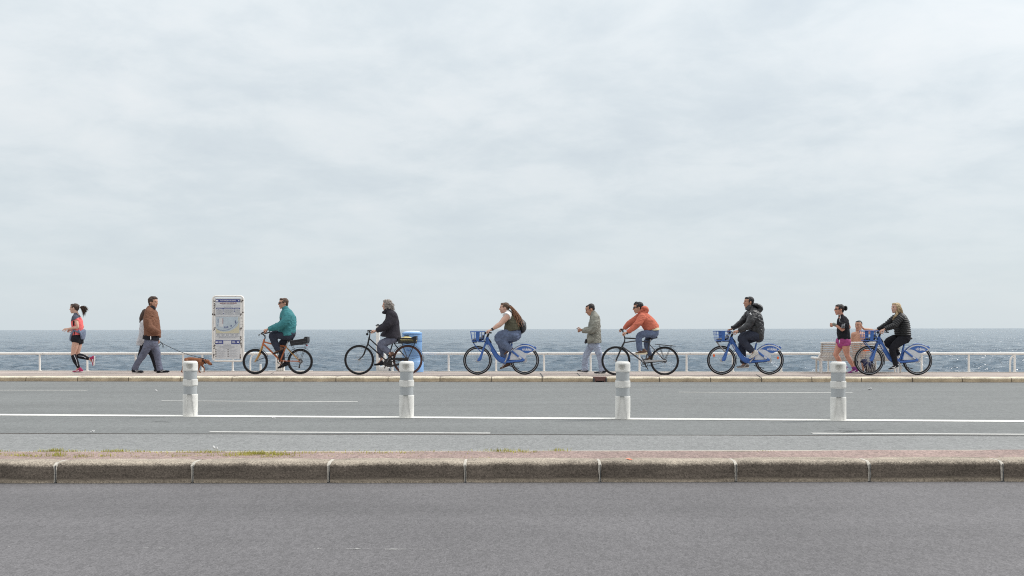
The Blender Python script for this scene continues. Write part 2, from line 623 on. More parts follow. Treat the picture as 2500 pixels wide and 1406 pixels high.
# ------------------------------------------------------------------ the setting
def ground_mat(name, rgb, patch, fine, fscale, bump, spec=0.35, rough=0.85, streak=None, dots=None):
    """pale worn asphalt or concrete: patches, streaks along the lanes, a fine grain of stones"""
    m = bpy.data.materials.new(name)
    m.use_nodes = True
    t = m.node_tree
    b = t.nodes['Principled BSDF']
    co = node(t, 'ShaderNodeTexCoord').outputs['Object']
    c = lin(rgb)
    n = node(t, 'ShaderNodeTexNoise', {'Vector': co, 'Scale': 0.5, 'Detail': 6.0, 'Roughness': 0.6})
    col = ramp(t, n.outputs[0], [(0.3, tuple(x * (1 - patch) for x in c[:3])), (0.7, tuple(x * (1 + patch) for x in c[:3]))])
    st = node(t, 'ShaderNodeMapping', {'Vector': co, 'Scale': (0.05, 1.3, 1.0)})
    n3 = node(t, 'ShaderNodeTexNoise', {'Vector': st.outputs[0], 'Scale': 1.0, 'Detail': 5.0, 'Roughness': 0.65})
    s_ = streak or 0.10
    col = mixc(t, 1.0, col, ramp(t, n3.outputs[0], [(0.3, (1 - s_,) * 3), (0.7, (1 + s_,) * 3)]), 'MULTIPLY')
    gm = node(t, 'ShaderNodeMapping', {'Vector': co, 'Scale': (1.0, 0.5, 1.0)}).outputs[0]
    g = node(t, 'ShaderNodeTexNoise', {'Vector': gm, 'Scale': fscale, 'Detail': 3.0, 'Roughness': 0.75})
    col = mixc(t, 1.0, col, ramp(t, g.outputs[0], [(0.33, (1 - fine,) * 3), (0.67, (1 + fine,) * 3)]), 'MULTIPLY')
    vo = node(t, 'ShaderNodeTexVoronoi', {'Vector': gm, 'Scale': fscale * 0.55})
    col = mixc(t, 1.0, col, ramp(t, vo.outputs['Color'], [(0.05, (1 - fine * 0.6,) * 3), (0.8, (1 + fine * 0.35,) * 3)]), 'MULTIPLY')
    if dots:
        d = node(t, 'ShaderNodeTexNoise', {'Vector': co, 'Scale': 7.0, 'Detail': 2.0})
        col = mixc(t, ramp(t, d.outputs[0], [(0.73, (0, 0, 0)), (0.78, (0.5, 0.5, 0.5))]), col, lin(dots))
    t.links.new(col, b.inputs['Base Color'])
    b.inputs['Roughness'].default_value = rough
    b.inputs['Specular IOR Level'].default_value = spec
    bp = node(t, 'ShaderNodeBump', {'Height': g.outputs[0], 'Strength': bump, 'Distance': 0.01})
    t.links.new(bp.outputs[0], b.inputs['Normal'])
    return m


M['asphalt_far'] = ground_mat('asphalt_far', (118, 120, 120), 0.05, 0.17, 40, 0.1, streak=0.09)
M['asphalt_mid'] = ground_mat('asphalt_mid', (133, 134, 134), 0.05, 0.26, 55, 0.1)
M['asphalt_near'] = ground_mat('asphalt_near', (106, 104, 106), 0.13, 0.32, 120, 0.05, streak=0.10)
M['median_red'] = ground_mat('median_red', (150, 130, 124), 0.20, 0.34, 60, 0.6)
M['promenade'] = ground_mat('promenade', (168, 156, 149), 0.08, 0.12, 60, 0.2, streak=0.14)
M['concrete'] = ground_mat('concrete', (180, 172, 160), 0.10, 0.16, 60, 0.2)
M['road_paint'] = ground_mat('road_paint', (222, 221, 217), 0.06, 0.10, 40, 0.1)


def worn_paint(name, cover):
    m = ground_mat(name, (196, 195, 192), 0.06, 0.10, 40, 0.1)
    t = m.node_tree
    co = node(t, 'ShaderNodeTexCoord').outputs['Object']
    n = node(t, 'ShaderNodeTexNoise', {'Vector': co, 'Scale': 9.0, 'Detail': 5.0, 'Roughness': 0.7})
    a = ramp(t, n.outputs[0], [(1 - cover - 0.05, (0, 0, 0)), (1 - cover + 0.05, (1, 1, 1))])
    t.links.new(a, t.nodes['Principled BSDF'].inputs['Alpha'])
    return m


M['paint_worn'] = worn_paint('paint_worn', 0.58)
M['paint_dashes'] = worn_paint('paint_dashes', 0.80)
M['paint_faint'] = worn_paint('paint_faint', 0.42)
M['joint'] = ground_mat('joint', (120, 114, 106), 0.1, 0.2, 60, 0.2)
M['crack'] = ground_mat('crack', (84, 86, 87), 0.1, 0.2, 60, 0.2)


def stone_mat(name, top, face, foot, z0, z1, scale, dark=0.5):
    """kerb stone: top painted pale as if lit, stained face painted darker for its shade, grime in grainy patches, a pale line at the foot"""
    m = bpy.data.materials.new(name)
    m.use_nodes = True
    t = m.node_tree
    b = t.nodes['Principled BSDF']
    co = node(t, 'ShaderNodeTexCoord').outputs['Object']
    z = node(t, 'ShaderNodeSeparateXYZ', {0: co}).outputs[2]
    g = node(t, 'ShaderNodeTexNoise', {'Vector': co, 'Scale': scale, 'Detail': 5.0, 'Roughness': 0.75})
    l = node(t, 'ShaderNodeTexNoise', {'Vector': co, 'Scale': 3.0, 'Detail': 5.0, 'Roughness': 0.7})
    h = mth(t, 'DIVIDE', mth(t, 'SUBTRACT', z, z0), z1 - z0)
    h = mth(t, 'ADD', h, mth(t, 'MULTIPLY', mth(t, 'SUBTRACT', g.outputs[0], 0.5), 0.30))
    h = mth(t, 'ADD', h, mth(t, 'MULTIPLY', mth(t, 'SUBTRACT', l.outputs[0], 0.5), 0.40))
    c = ramp(t, h, [(0.0, lin(foot)), (0.12, lin(foot)), (0.24, lin(face)), (0.84, lin(face)), (1.0, lin(top))])  # light on the top and shade on the face painted in by height
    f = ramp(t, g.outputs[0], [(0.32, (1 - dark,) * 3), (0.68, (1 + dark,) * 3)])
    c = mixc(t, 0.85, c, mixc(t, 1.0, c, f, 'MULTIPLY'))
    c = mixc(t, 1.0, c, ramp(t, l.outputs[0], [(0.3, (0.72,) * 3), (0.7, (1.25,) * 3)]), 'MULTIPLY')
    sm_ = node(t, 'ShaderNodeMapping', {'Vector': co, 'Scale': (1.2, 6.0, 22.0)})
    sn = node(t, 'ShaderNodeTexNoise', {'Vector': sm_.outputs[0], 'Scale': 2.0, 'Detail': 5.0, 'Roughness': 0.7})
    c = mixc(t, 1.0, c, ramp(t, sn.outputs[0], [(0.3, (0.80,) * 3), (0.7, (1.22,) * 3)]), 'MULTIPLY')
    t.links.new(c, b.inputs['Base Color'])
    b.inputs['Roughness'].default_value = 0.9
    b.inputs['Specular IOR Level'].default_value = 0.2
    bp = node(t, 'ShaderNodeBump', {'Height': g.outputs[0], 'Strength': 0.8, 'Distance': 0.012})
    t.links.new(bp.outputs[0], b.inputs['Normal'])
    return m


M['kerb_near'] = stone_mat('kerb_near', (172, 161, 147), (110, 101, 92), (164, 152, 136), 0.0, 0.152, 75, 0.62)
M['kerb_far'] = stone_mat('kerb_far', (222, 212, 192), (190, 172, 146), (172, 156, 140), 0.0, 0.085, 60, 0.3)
M['mortar'] = ground_mat('mortar', (192, 186, 176), 0.1, 0.2, 60, 0.3)


def sheet(name, pts, mtl, kind='structure', z=None):
    """a flat polygon on the ground through world points"""
    V = [Vector((p[0], p[1], p[2] if z is None else z)) for p in pts]
    o = obj(name, [(V, [tuple(range(len(V)))])], mtl, None, False)
    if o.data.polygons[0].normal.z < 0:
        o.data.flip_normals()
    return tag(o, kind=kind)


KF = lambda x: 21.62 - 0.0533 * x                         # foot of the far kerb
RL = lambda x: 24.46 - 0.075 * x                          # the railing
NK = 7.49                                                 # foot of the near kerb
ME = 8.24                                                 # far edge of the median
Xl, Xr = -34.0, 34.0
sheet('road', [(-60, -30, 0), (60, -30, 0), (60, NK + 0.02, 0), (-60, NK + 0.02, 0)], M['asphalt_near'])
seam = lambda x: 10.84 - 0.040 * x
sheet('road', [(-60, ME - 0.05, 0), (60, ME - 0.05, 0), (60, seam(60), 0), (-60, seam(-60), 0)], M['asphalt_mid'])
sheet('road', [(-60, seam(-60) + 0.018, 0.003), (60, seam(60) + 0.018, 0.003), (60, KF(60) + 0.05, 0.003), (-60, KF(-60) + 0.05, 0.003)], M['asphalt_far'])
random.seed(4)
V_, F_ = [], []
for i in range(241):                                      # tarred seam between the two lays of asphalt
    x = -30 + i * 0.25
    w = 0.012 + 0.010 * noise.noise((x * 0.7, 3, 1)) + 0.006 * noise.noise((x * 5, 3, 1))
    y = seam(x) + 0.01 + 0.012 * noise.noise((x * 1.1, 0, 0))
    V_ += [Vector((x, y - max(w, 0.004), 0.006)), Vector((x, y + max(w, 0.004), 0.006))]
for i in range(240):
    F_.append((2 * i, 2 * i + 2, 2 * i + 3, 2 * i + 1))
tag(obj('road_seam', [(V_, F_)], M['crack'], None, False, fix=False), kind='structure')


def line(px0, py0, px1, py1, w, m='road_paint', z=0.007):
    a, b = G(px0, py0), G(px1, py1)
    return sheet('road_marking', [(a.x, a.y - w / 2, z), (b.x, b.y - w / 2, z), (b.x, b.y + w / 2, z), (a.x, a.y + w / 2, z)], M[m])


line(-900, 1006.5, 3400, 1033.7, 0.24)
line(511, 1054.2, 1197, 1057.4, 0.11, 'paint_dashes')
line(1982, 1057.8, 2900, 1062.3, 0.10, 'paint_dashes')
line(-500, 951.6, 213, 952.4, 0.07)
line(394, 978.3, 873, 980.4, 0.07)
line(1657, 956.8, 2082, 958.6, 0.08)
line(212, 1338.0, 1180, 1341.6, 0.014, 'paint_faint', 0.004)
for (a, b, c, w) in ((0, 36, 1335, .012), (205, 218, 1228.5, .012), (190, 200, 1260, .012), (65, 95, 1362.5, .02), (180, 210, 1398, .02), (1075, 1084, 1341, .012),
                     (676, 690, 1264, .01), (1118, 1130, 1282, .02), (2188, 2202, 1395, .01), (1552, 1568, 1300, .01), (860, 882, 1376, .012), (2330, 2352, 1248, .01)):
    line(a, c, b, c, w * .7, 'paint_faint', 0.004)

# tar cracks, an oil-dark worn patch and specks on the far carriageway
for (cx_, cy_, hw, hh, n_) in ((2085, 1051, 85, 5, 24), (375, 1029, 30, 1.2, 5)):
    prims = []
    for i in range(n_):
        x = cx_ + random.gauss(0, 0.42) * hw
        y = cy_ + random.gauss(0, 0.45) * hh
        L = random.uniform(6, 30)
        a, b = G(x - L / 2, y), G(x + L / 2, y + random.uniform(-0.9, 0.9))
        w = random.uniform(0.003, 0.012)
        prims.append(([Vector((a.x, a.y, .0075)), Vector((b.x, b.y, .0075)), Vector((b.x + .03, b.y + w, .0075)), Vector(((a.x + b.x) / 2, (a.y + b.y) / 2 + w * 1.6, .0075)), Vector((a.x - .03, a.y + w * .5, .0075))], [(0, 1, 2, 3, 4)]))
    tag(obj('road_crack', prims, M['crack'], None, False), kind='structure')


# promenade: slab with its sea wall, pale edge strip, laid in bays
def strip(name, fy0, fy1, z, m, x0=-60, x1=60, zb=None):
    V = [Vector((x0, fy0(x0), z)), Vector((x1, fy0(x1), z)), Vector((x1, fy1(x1), z)), Vector((x0, fy1(x0), z))]
    if zb is None:
        return tag(obj(name, [(V, [(0, 1, 2, 3)])], m, None, False, fix=False), kind='structure')
    V += [Vector((v.x, v.y, zb)) for v in V]
    return tag(obj(name, [(V, [(0, 1, 2, 3), (7, 6, 5, 4), (0, 4, 5, 1), (1, 5, 6, 2), (2, 6, 7, 3), (3, 7, 4, 0)])], m, None, False), kind='structure')


strip('promenade', lambda x: KF(x) + 0.24, lambda x: RL(x) + 0.10, PZ, M['promenade'], zb=-4.2)
strip('promenade_edge', lambda x: RL(x) - 0.17, lambda x: RL(x) + 0.06, PZ + 0.004, M['concrete'])
strip('promenade_edge', lambda x: KF(x) + 0.62, lambda x: KF(x) + 0.66, PZ + 0.004, M['joint'])
prims = []
for (x0, y0, x1, y1) in ((1319, 910, 1326, 920), (1327, 911.5, 1410, 910.5), (1409, 910, 1416, 917), (1416, 914, 1500, 913.5), (1846, 913.5, 1858, 920), (668, 908.5, 662, 911)):
    a, b = G(x0, y0, PZ), G(x1, y1, PZ)
    d = (b - a).normalized()
    q = Vector((-d.y, d.x, 0)) * 0.012
    if abs(d.x) > 0.9:
        q *= 1.6
    prims.append(([a + q, b + q, b - q, a - q], [(0, 1, 2, 3)]))
for V, f in prims:
    for v in V:
        v.z = PZ + 0.006
tag(obj('pavement_crack', prims, M['crack'], None, False), kind='structure')


def kerb_row(name, xs, fy, h, depth, m, round_=0.03, gap=0.006, skip=(), slope=0.0):
    """a row of kerb stones with rounded arrises, split at the joints xs"""
    prims = []
    for a, b in zip(xs[:-1], xs[1:]):
        if (a, b) in skip:
            continue
        n = max(2, int((b - a) / 0.12))
        prof = []
        for k in range(7):
            an = math.radians(90 * k / 6)
            prof.append((round_ * (1 - math.sin(an)) * 1.2, h - round_ * (1 - math.cos(an))))
        prof = [(depth, -0.02), (depth, h)] + prof + [(-0.006, h * 0.3), (-0.008, -0.02)]
        V, Fc = [], []
        off = random.uniform(-0.007, 0.007)
        for i in range(n + 1):
            x = a + gap + (b - a - 2 * gap) * i / n
            e = 0.012 if i in (0, n) else 0.0
            for (dy, z) in prof:
                jit = 0.006 * noise.noise((x * 4, dy * 8, z * 9)) + .003 * noise.noise((x * 17, dy * 30, z * 30))
                V.append(Vector((x, fy(x) + dy + off + jit + (e if dy < depth * 0.5 else 0), z + jit * 0.7 - (e * 0.6 if z > h * .5 else 0))))
        P_ = len(prof)
        for i in range(n):
            for k in range(P_):
                k2 = (k + 1) % P_
                Fc.append((i * P_ + k, (i + 1) * P_ + k, (i + 1) * P_ + k2, i * P_ + k2))
        Fc.append(tuple(range(P_)))
        Fc.append(tuple(reversed(range(n * P_, (n + 1) * P_))))
        prims.append((V, Fc))
    return tag(obj(name, prims, m, None, True, 35), kind='structure')


xj = lambda px, D: (px - CX) / F * D
nx = [xj(p, NK + .03) for p in (138, 472, 803, 1135, 1463, 1794, 2119, 2443)]
nx = [nx[0] - 1.04 * k for k in range(24, 0, -1)] + nx + [nx[-1] + 1.02 * k for k in range(1, 25)]
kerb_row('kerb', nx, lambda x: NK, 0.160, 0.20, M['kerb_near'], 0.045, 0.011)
random.seed(8)
prims = []
for x in nx:                                              # rough mortar between the stones, cracked down the middle
    V, Fc = [], []
    for i in range(13):
        z = 0.005 + .148 * i / 12
        for s_ in (-1, 1):
            w = .0095 + .005 * noise.noise((x * 7 + s_, z * 28, 2)) + .002 * (z > .12)
            xx = x + s_ * w + .006 * noise.noise((x, z * 9, 5))
            y = NK + (.004 if z < .125 else .004 + (z - .125) ** 2 * 60)
            V += [Vector((xx, y, z)), Vector((xx, NK + .20, z))]
    for i in range(12):
        o = i * 4
        Fc += [(o, o + 2, o + 6, o + 4), (o + 1, o + 5, o + 7, o + 3), (o, o + 4, o + 5, o + 1), (o + 2, o + 3, o + 7, o + 6)]
    Fc += [(48, 50, 51, 49), (0, 1, 3, 2)]
    prims.append((V, Fc))
tag(obj('kerb_joint', prims, M['mortar'], None, False), kind='structure')
tag(obj('kerb_joint', [box((x + .002 + .004 * random.random(), NK + 0.10, 0.066), (0.0045, 0.206, 0.136), 0, Matrix.Rotation(random.uniform(-.03, .03), 3, 'Y')) for x in nx], M['crack'], None, False), kind='structure')
fp = (66, 192, 316, 442, 568, 695, 821, 948, 1074.5, 1199.5, 1323, 1448, 1480, 1609, 1733, 1857.5, 1980, 2101, 2225, 2346, 2466)
fx_ = [xj(p, 21.7 - 0.0533 * xj(p, 21.7)) for p in fp]
hole = (fx_[11], fx_[12])
fx_ = [fx_[0] - 1.15 * k for k in range(20, 0, -1)] + fx_ + [fx_[-1] + 1.08 * k for k in range(1, 21)]
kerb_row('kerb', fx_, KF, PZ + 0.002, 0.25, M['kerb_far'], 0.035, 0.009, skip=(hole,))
tag(obj('kerb_joint', [box((x, KF(x) + 0.135, 0.045), (0.022, 0.22, 0.10)) for x in fx_ if x not in hole], M['joint'], None, False), kind='structure')

# median: red asphalt behind the near kerb, a low pale rear edge
V_, F_ = [], []
for i in range(401):
    x = -20 + i * 0.1
    for k, y in enumerate((NK + 0.195, NK + 0.33, NK + 0.5, NK + 0.66, ME - 0.06)):
        V_.append(Vector((x, y, 0.153 + 0.010 * noise.noise((x * 1.3, y * 4, 0)) + 0.006 * noise.noise((x * 4, y * 9, 4)))))
for i in range(400):
    for k in range(4):
        F_.append((i * 5 + k, (i + 1) * 5 + k, (i + 1) * 5 + k + 1, i * 5 + k + 1))
tag(obj('median', [(V_, F_)], M['median_red'], None, True, None, fix=False), kind='structure')
tag(obj('median_edge', [box((0, ME - 0.035, 0.068), (60, 0.05, 0.166), 0.008)], M['concrete'], None, False), kind='structure')
tag(obj('median_base', [box((0, (NK + ME) / 2 + 0.06, 0.06), (60, 0.62, 0.12))], M['joint'], None, False), kind='structure')

# grass tufts along the median
GM = mat('grass', (178, 175, 86), 0.8, 0.35, 5)
V_, F_ = [], []
random.seed(11)


def tuft(px, py, n, spread, h):
    c = G(px, py, 0.155)
    for _ in range(int(n * .85)):
        x = c.x + random.gauss(0, spread)
        y = min(max(c.y + random.gauss(0, 0.03), NK + .2), ME - .03)
        L = h * random.uniform(0.3, 0.95)
        a = random.uniform(0, 6.28)
        lean = random.uniform(0.1, 0.7) * L
        w = random.uniform(0.0012, 0.0028)
        o = len(V_)
        sx, sy = math.cos(a + 1.57) * w, math.sin(a + 1.57) * w
        lx, ly = math.cos(a) * lean, math.sin(a) * lean * 0.5
        V_.extend([Vector((x - sx, y - sy, 0.148)), Vector((x + sx, y + sy, 0.148)), Vector((x + lx * .4 + sx * .8, y + ly * .4 + sy * .8, 0.148 + L * .6)),
                   Vector((x + lx * .4 - sx * .8, y + ly * .4 - sy * .8, 0.148 + L * .6)), Vector((x + lx, y + ly, 0.148 + L))])
        F_.append((o, o + 1, o + 2, o + 3))
        F_.append((o + 3, o + 2, o + 4))


for (px, py, n, sp, h) in ((5, 1098, 60, .05, .03), (50, 1112, 190, .07, .035), (10, 1109, 60, .05, .025), (92, 1113, 30, .03, .03), (145, 1098, 150, .05, .045), (115, 1099, 60, .05, .03), (140, 1110, 110, .04, .045),
                           (190, 1097, 60, .04, .03), (200, 1112, 60, .04, .03), (258, 1111, 50, .03, .03), (290, 1100, 140, .08, .035), (270, 1100, 80, .06, .03), (350, 1101, 50, .04, .025), (395, 1102, 50, .06, .02),
                           (410, 1110, 70, .06, .025), (470, 1103, 120, .09, .03), (440, 1113, 50, .04, .03), (480, 1112, 50, .04, .02), (510, 1103, 110, .06, .035), (555, 1111, 130, .08, .03), (585, 1108, 140, .08, .035),
                           (620, 1105, 170, .08, .04), (655, 1113, 80, .05, .03), (650, 1106, 140, .08, .04), (690, 1108, 110, .05, .035), (735, 1104, 50, .05, .03), (790, 1103, 50, .06, .025), (850, 1104, 40, .08, .02),
                           (905, 1105, 50, .08, .03), (960, 1103, 50, .10, .025), (1010, 1104, 30, .06, .02), (1120, 1118, 30, .05, .015), (1186, 1118, 45, .04, .025), (1225, 1099, 120, .08, .04), (1255, 1101, 90, .07, .03),
                           (1288, 1103, 50, .05, .03), (1310, 1101, 40, .05, .02), (1360, 1099, 70, .05, .04), (1250, 1119, 30, .05, .012), (1535, 1118, 30, .05, .012), (1900, 1116, 20, .05, .01), (2440, 1116, 60, .10, .014), (2300, 1118, 30, .10, .012),
                           (1870, 1098, 30, .05, .012), (1050, 1097, 20, .2, .015), (330, 1113, 20, .06, .02), (720, 1113, 25, .06, .02)):
    tuft(px, py, n, sp, h)
for i in range(520):
    tuft(random.uniform(-200, 1150), random.choice((1099.5, 1101, 1113, 1106)), 2, 0.02, 0.022)
tag(obj('grass', [(V_, F_)], GM, None, False, fix=False), kind='stuff')


# ------------------------------------------------------------------ the sea
def sea():
    SZ = -3.2
    nr, ncol = 1000, 560
    Y = 30 * (14000 / 30) ** (np.arange(nr) / (nr - 1))
    T = np.linspace(-0.74, 0.74, ncol)
    X = T[None, :] * Y[:, None]
    YY = np.repeat(Y[:, None], ncol, 1)
    Z = np.full_like(X, SZ)
    rng = np.random.RandomState(3)
    step = np.maximum(np.gradient(Y)[:, None], (T[1] - T[0]) * Y[:, None])
    for L, A, nw in ((24, .05, 4), (12, .06, 6), (6.5, .10, 9), (3.8, .115, 12), (2.2, .090, 14), (1.4, .045, 12)):
        for _ in range(nw):
            l = L * rng.uniform(0.75, 1.3)
            th = math.radians(-100 + rng.normal(0, 20))           # the waves run in towards the promenade
            kx, ky = math.cos(th) * 2 * math.pi / l, math.sin(th) * 2 * math.pi / l
            ph = rng.uniform(0, 6.28)
            a = A / math.sqrt(nw) * 1.5
            w = np.clip((l / step - 2.2) / 2.0, 0, 1)
            sw = np.sin(kx * X + ky * YY + ph + 0.9 * np.sin(X / (l * 3.7) + YY / (l * 5.3) + ph * 3))
            Z += a * w * ((1 - np.abs(sw)) * 1.7 - 0.65)
    co = np.stack([X, YY, Z], -1).reshape(-1, 3)
    idx = np.arange(nr * ncol).reshape(nr, ncol)
    q = np.stack([idx[:-1, :-1], idx[:-1, 1:], idx[1:, 1:], idx[1:, :-1]], -1).reshape(-1, 4)
    me = bpy.data.meshes.new('sea')
    me.vertices.add(len(co))
    me.vertices.foreach_set('co', co.ravel())
    me.loops.add(q.size)
    me.loops.foreach_set('vertex_index', q.ravel().astype(np.int32))
    me.polygons.add(len(q))
    me.polygons.foreach_set('loop_start', np.arange(0, q.size, 4, dtype=np.int32))
    me.update(calc_edges=True)
    m = bpy.data.materials.new('sea_water')
    m.use_nodes = True
    t = m.node_tree
    b = t.nodes['Principled BSDF']
    c = node(t, 'ShaderNodeTexCoord').outputs['Object']
    b.inputs['Roughness'].default_value = 0.15
    b.inputs['IOR'].default_value = 1.333
    mp_ = node(t, 'ShaderNodeMapping', {'Vector': c, 'Scale': (0.4, 1.0, 1.0)})
    big = node(t, 'ShaderNodeTexNoise', {'Vector': mp_.outputs[0], 'Scale': 0.02, 'Detail': 4.0})
    t.links.new(ramp(t, big.outputs[0], [(0.3, lin((80, 98, 114))), (0.7, lin((97, 114, 128)))]), b.inputs['Base Color'])
    a1 = node(t, 'ShaderNodeTexNoise', {'Vector': mp_.outputs[0], 'Scale': 0.85, 'Detail': 3.5, 'Roughness': 0.55, 'Distortion': 0.5})
    a2 = node(t, 'ShaderNodeTexNoise', {'Vector': mp_.outputs[0], 'Scale': 0.16, 'Detail': 4.0, 'Roughness': 0.6})
    hh = mth(t, 'ADD', mth(t, 'MULTIPLY', a1.outputs[0], 1.0), mth(t, 'MULTIPLY', a2.outputs[0], 1.4))
    bp = node(t, 'ShaderNodeBump', {'Height': hh, 'Strength': 1.0, 'Distance': 1.0})
    t.links.new(bp.outputs[0], b.inputs['Normal'])
    o = finish('sea', me, m, None, True)
    tag(o, kind='structure')


sea()
tag(obj('sea_bed', [([Vector((-20000, 26.5, -4.1)), Vector((20000, 26.5, -4.1)), Vector((20000, 15000, -4.1)), Vector((-20000, 15000, -4.1))], [(0, 1, 2, 3)])],
        mat('sea_bed', (60, 84, 104), 0.9, 0.05, 0.1), None, False, fix=False), kind='structure')


# ------------------------------------------------------------------ railings, bollards, sign, bin
def rail_pt(px, z=PZ):
    """point of the railing line seen in picture column px"""
    x = 0.0
    for _ in range(8):
        x = (px - CX) / F * RL(x)
    return Vector((x, RL(x), z))


def loop_post(root, px_a, px_b, top, low=0.5):
    a, b = rail_pt(px_a), rail_pt(px_b)
    tp = b + Vector((0, 0, top))
    pts = [(a, .022), (a + Vector((0, 0, top * .6)), .022), (a + Vector((0.25 * (b.x - a.x), 0, top * .86)), .022), (a + Vector((0.65 * (b.x - a.x), 0, top * .98)), .022), (tp - Vector((0.01, 0, 0.0)), .022)]
    obj('hand_loop', [tube(pts, 'round', 10, 4)], M['white_paint'], root, True, 50)


def railing(px0, px1, posts, label, h=0.445):
    a, b = rail_pt(px0), rail_pt(px1)
    r = thing('railing', (a + b) / 2, label, 'railing', 'white tube railings along the sea edge')
    up = Vector((0, 0, h))
    obj('top_rail', [tube([(a + up, .031), (b + up, .031)], 'round', 14, 1)], M['white_paint'], r, True, 60)
    for p in posts:
        c = rail_pt(p)
        obj('post', [cyl(c, c + up - Vector((0, 0, .015)), .025, 12), cyl(c, c + Vector((0, 0, .012)), .046, 12)], M['white_paint'], r, True, 50)
    for p in posts[::3]:
        c = rail_pt(p + 9)
        obj('rust_spot', [ell(c + Vector((0, -.027, h - .004)), .014, .006, .009)], M['rust'], r, True)
    return r


r = railing(-700, 668, [-600, -484, -368, -252, -136, -20, 97, 213, 331, 447, 494, 568], 'white tube railing that carries the information sign, behind the dog')
loop_post(r, 611, 619, 0.41)
c_ = rail_pt(636)
obj('stub_post', [cyl(c_, c_ + Vector((0, 0, .17)), .026, 12), ell(c_ + Vector((0, 0, .17)), .026, .026, .012)], M['white_paint'], r, True, 50)
r = railing(952, 3300, [958, 1095, 1211, 1328, 1442, 1561, 1676, 1789, 1907, 2022, 2137, 2250, 2365, 2477, 2592, 2708, 2824, 2940, 3056, 3172, 3288], 'long white tube railing that begins at the blue barrel and passes behind the bench')
loop_post(r, 2466, 2477, 0.40)


def bollard(px, py, turn, label):
    c = G(px, py)
    turn += math.degrees(math.atan((CX - px) / F))          # the recess looks at the street, not along -Y
    root = thing('bollard', c, label, 'bollard', 'white plastic bollards on the road line')
    N = 96

    def skin(z0, z1, rf, nz=24, capz=True):
        V, Fc = [], []
        for j in range(nz + 1):
            z = z0 + (z1 - z0) * j / nz
            for k in range(N):
                th = 2 * math.pi * k / N
                d = math.degrees(th) + 90 - turn            # 0 = towards the street
                d = (d + 60) % 120 - 60                     # three recesses round the post
                rr = rf(d, z)
                V.append(Vector((c.x + rr * math.cos(th), c.y + rr * math.sin(th), c.z + z)))
        for j in range(nz):
            for k in range(N):
                k2 = (k + 1) % N
                Fc.append((j * N + k, j * N + k2, (j + 1) * N + k2, (j + 1) * N + k))
        Fc.append(tuple(reversed(range(N))))
        Fc.append(tuple(nz * N + k for k in range(N)))
        return V, Fc

    sm = lambda a, b, x: max(0.0, min(1.0, (x - a) / (b - a)))

    def base(d, z):
        q = 1 - z / 0.300
        half = 20 + 20 * q ** 1.5
        e = sm(half - 2.5, half + 1, abs(d))
        return (0.070 + 0.021 * q) * (1 - e) + 0.0975 * e - (0.004 if z > 0.298 or z < 0.003 else 0)

    def collar(d, z):
        e = sm(19, 22, abs(d))
        return 0.084 * (1 - e) + 0.0975 * e - (0.004 if z > 0.4975 or z < 0.4195 else 0)

    def head(d, z):
        half = 20 + 9 * sm(0.64, 0.745, z)
        e = sm(half - 2, half + 2, abs(d))
        rr = 0.086 * (1 - e) + 0.0985 * e
        zz = (z - 0.672) / 0.036
        dd = d / 27.0
        q = dd * dd + zz * zz
        if q < 1:
            rr -= 0.060 * (1 - q) ** 0.35
        t_ = sm(0.712, 0.745, z)
        vis = sm(0.700, 0.712, z)
        rr = rr * (1 - vis) + 0.0975 * vis
        return rr - 0.022 * t_ ** 2.2 - (0.004 if z < 0.618 else 0)

    obj('base', [skin(0.004, 0.300, base, 40)], M['white_plastic'], root, True, 60)
    obj('reflective_band', [skin(0.300, 0.418, lambda d, z: 0.087, 4)], M['band_grey'], root, True, 60)
    obj('collar', [skin(0.418, 0.500, collar, 24)], M['white_plastic'], root, True, 60)
    obj('collar_lip', [skin(0.408, 0.4185, lambda d, z: 0.0905 if abs(d) < 24 else 0.0885, 2)], M['white_plastic'], root, True, 60)
    obj('reflective_band', [skin(0.500, 0.612, lambda d, z: 0.087, 4)], M['band_grey'], root, True, 60)
    obj('head', [skin(0.611, 0.745, head, 44)], M['white_plastic'], root, True, 60)
    return root


bollard(464.8, 1015.0, -9, 'white bollard standing in front of the brown dog')
bollard(993.0, 1018.5, -9, 'white bollard standing in front of the rear wheel of the black step-through bicycle')
bollard(1520.5, 1022.3, -7, 'white bollard standing in front of the front wheel of the orange rider\'s bicycle')
bollard(2046.5, 1025.0, 6, 'white bollard standing in front of the bench, beside the runner in pink shorts')


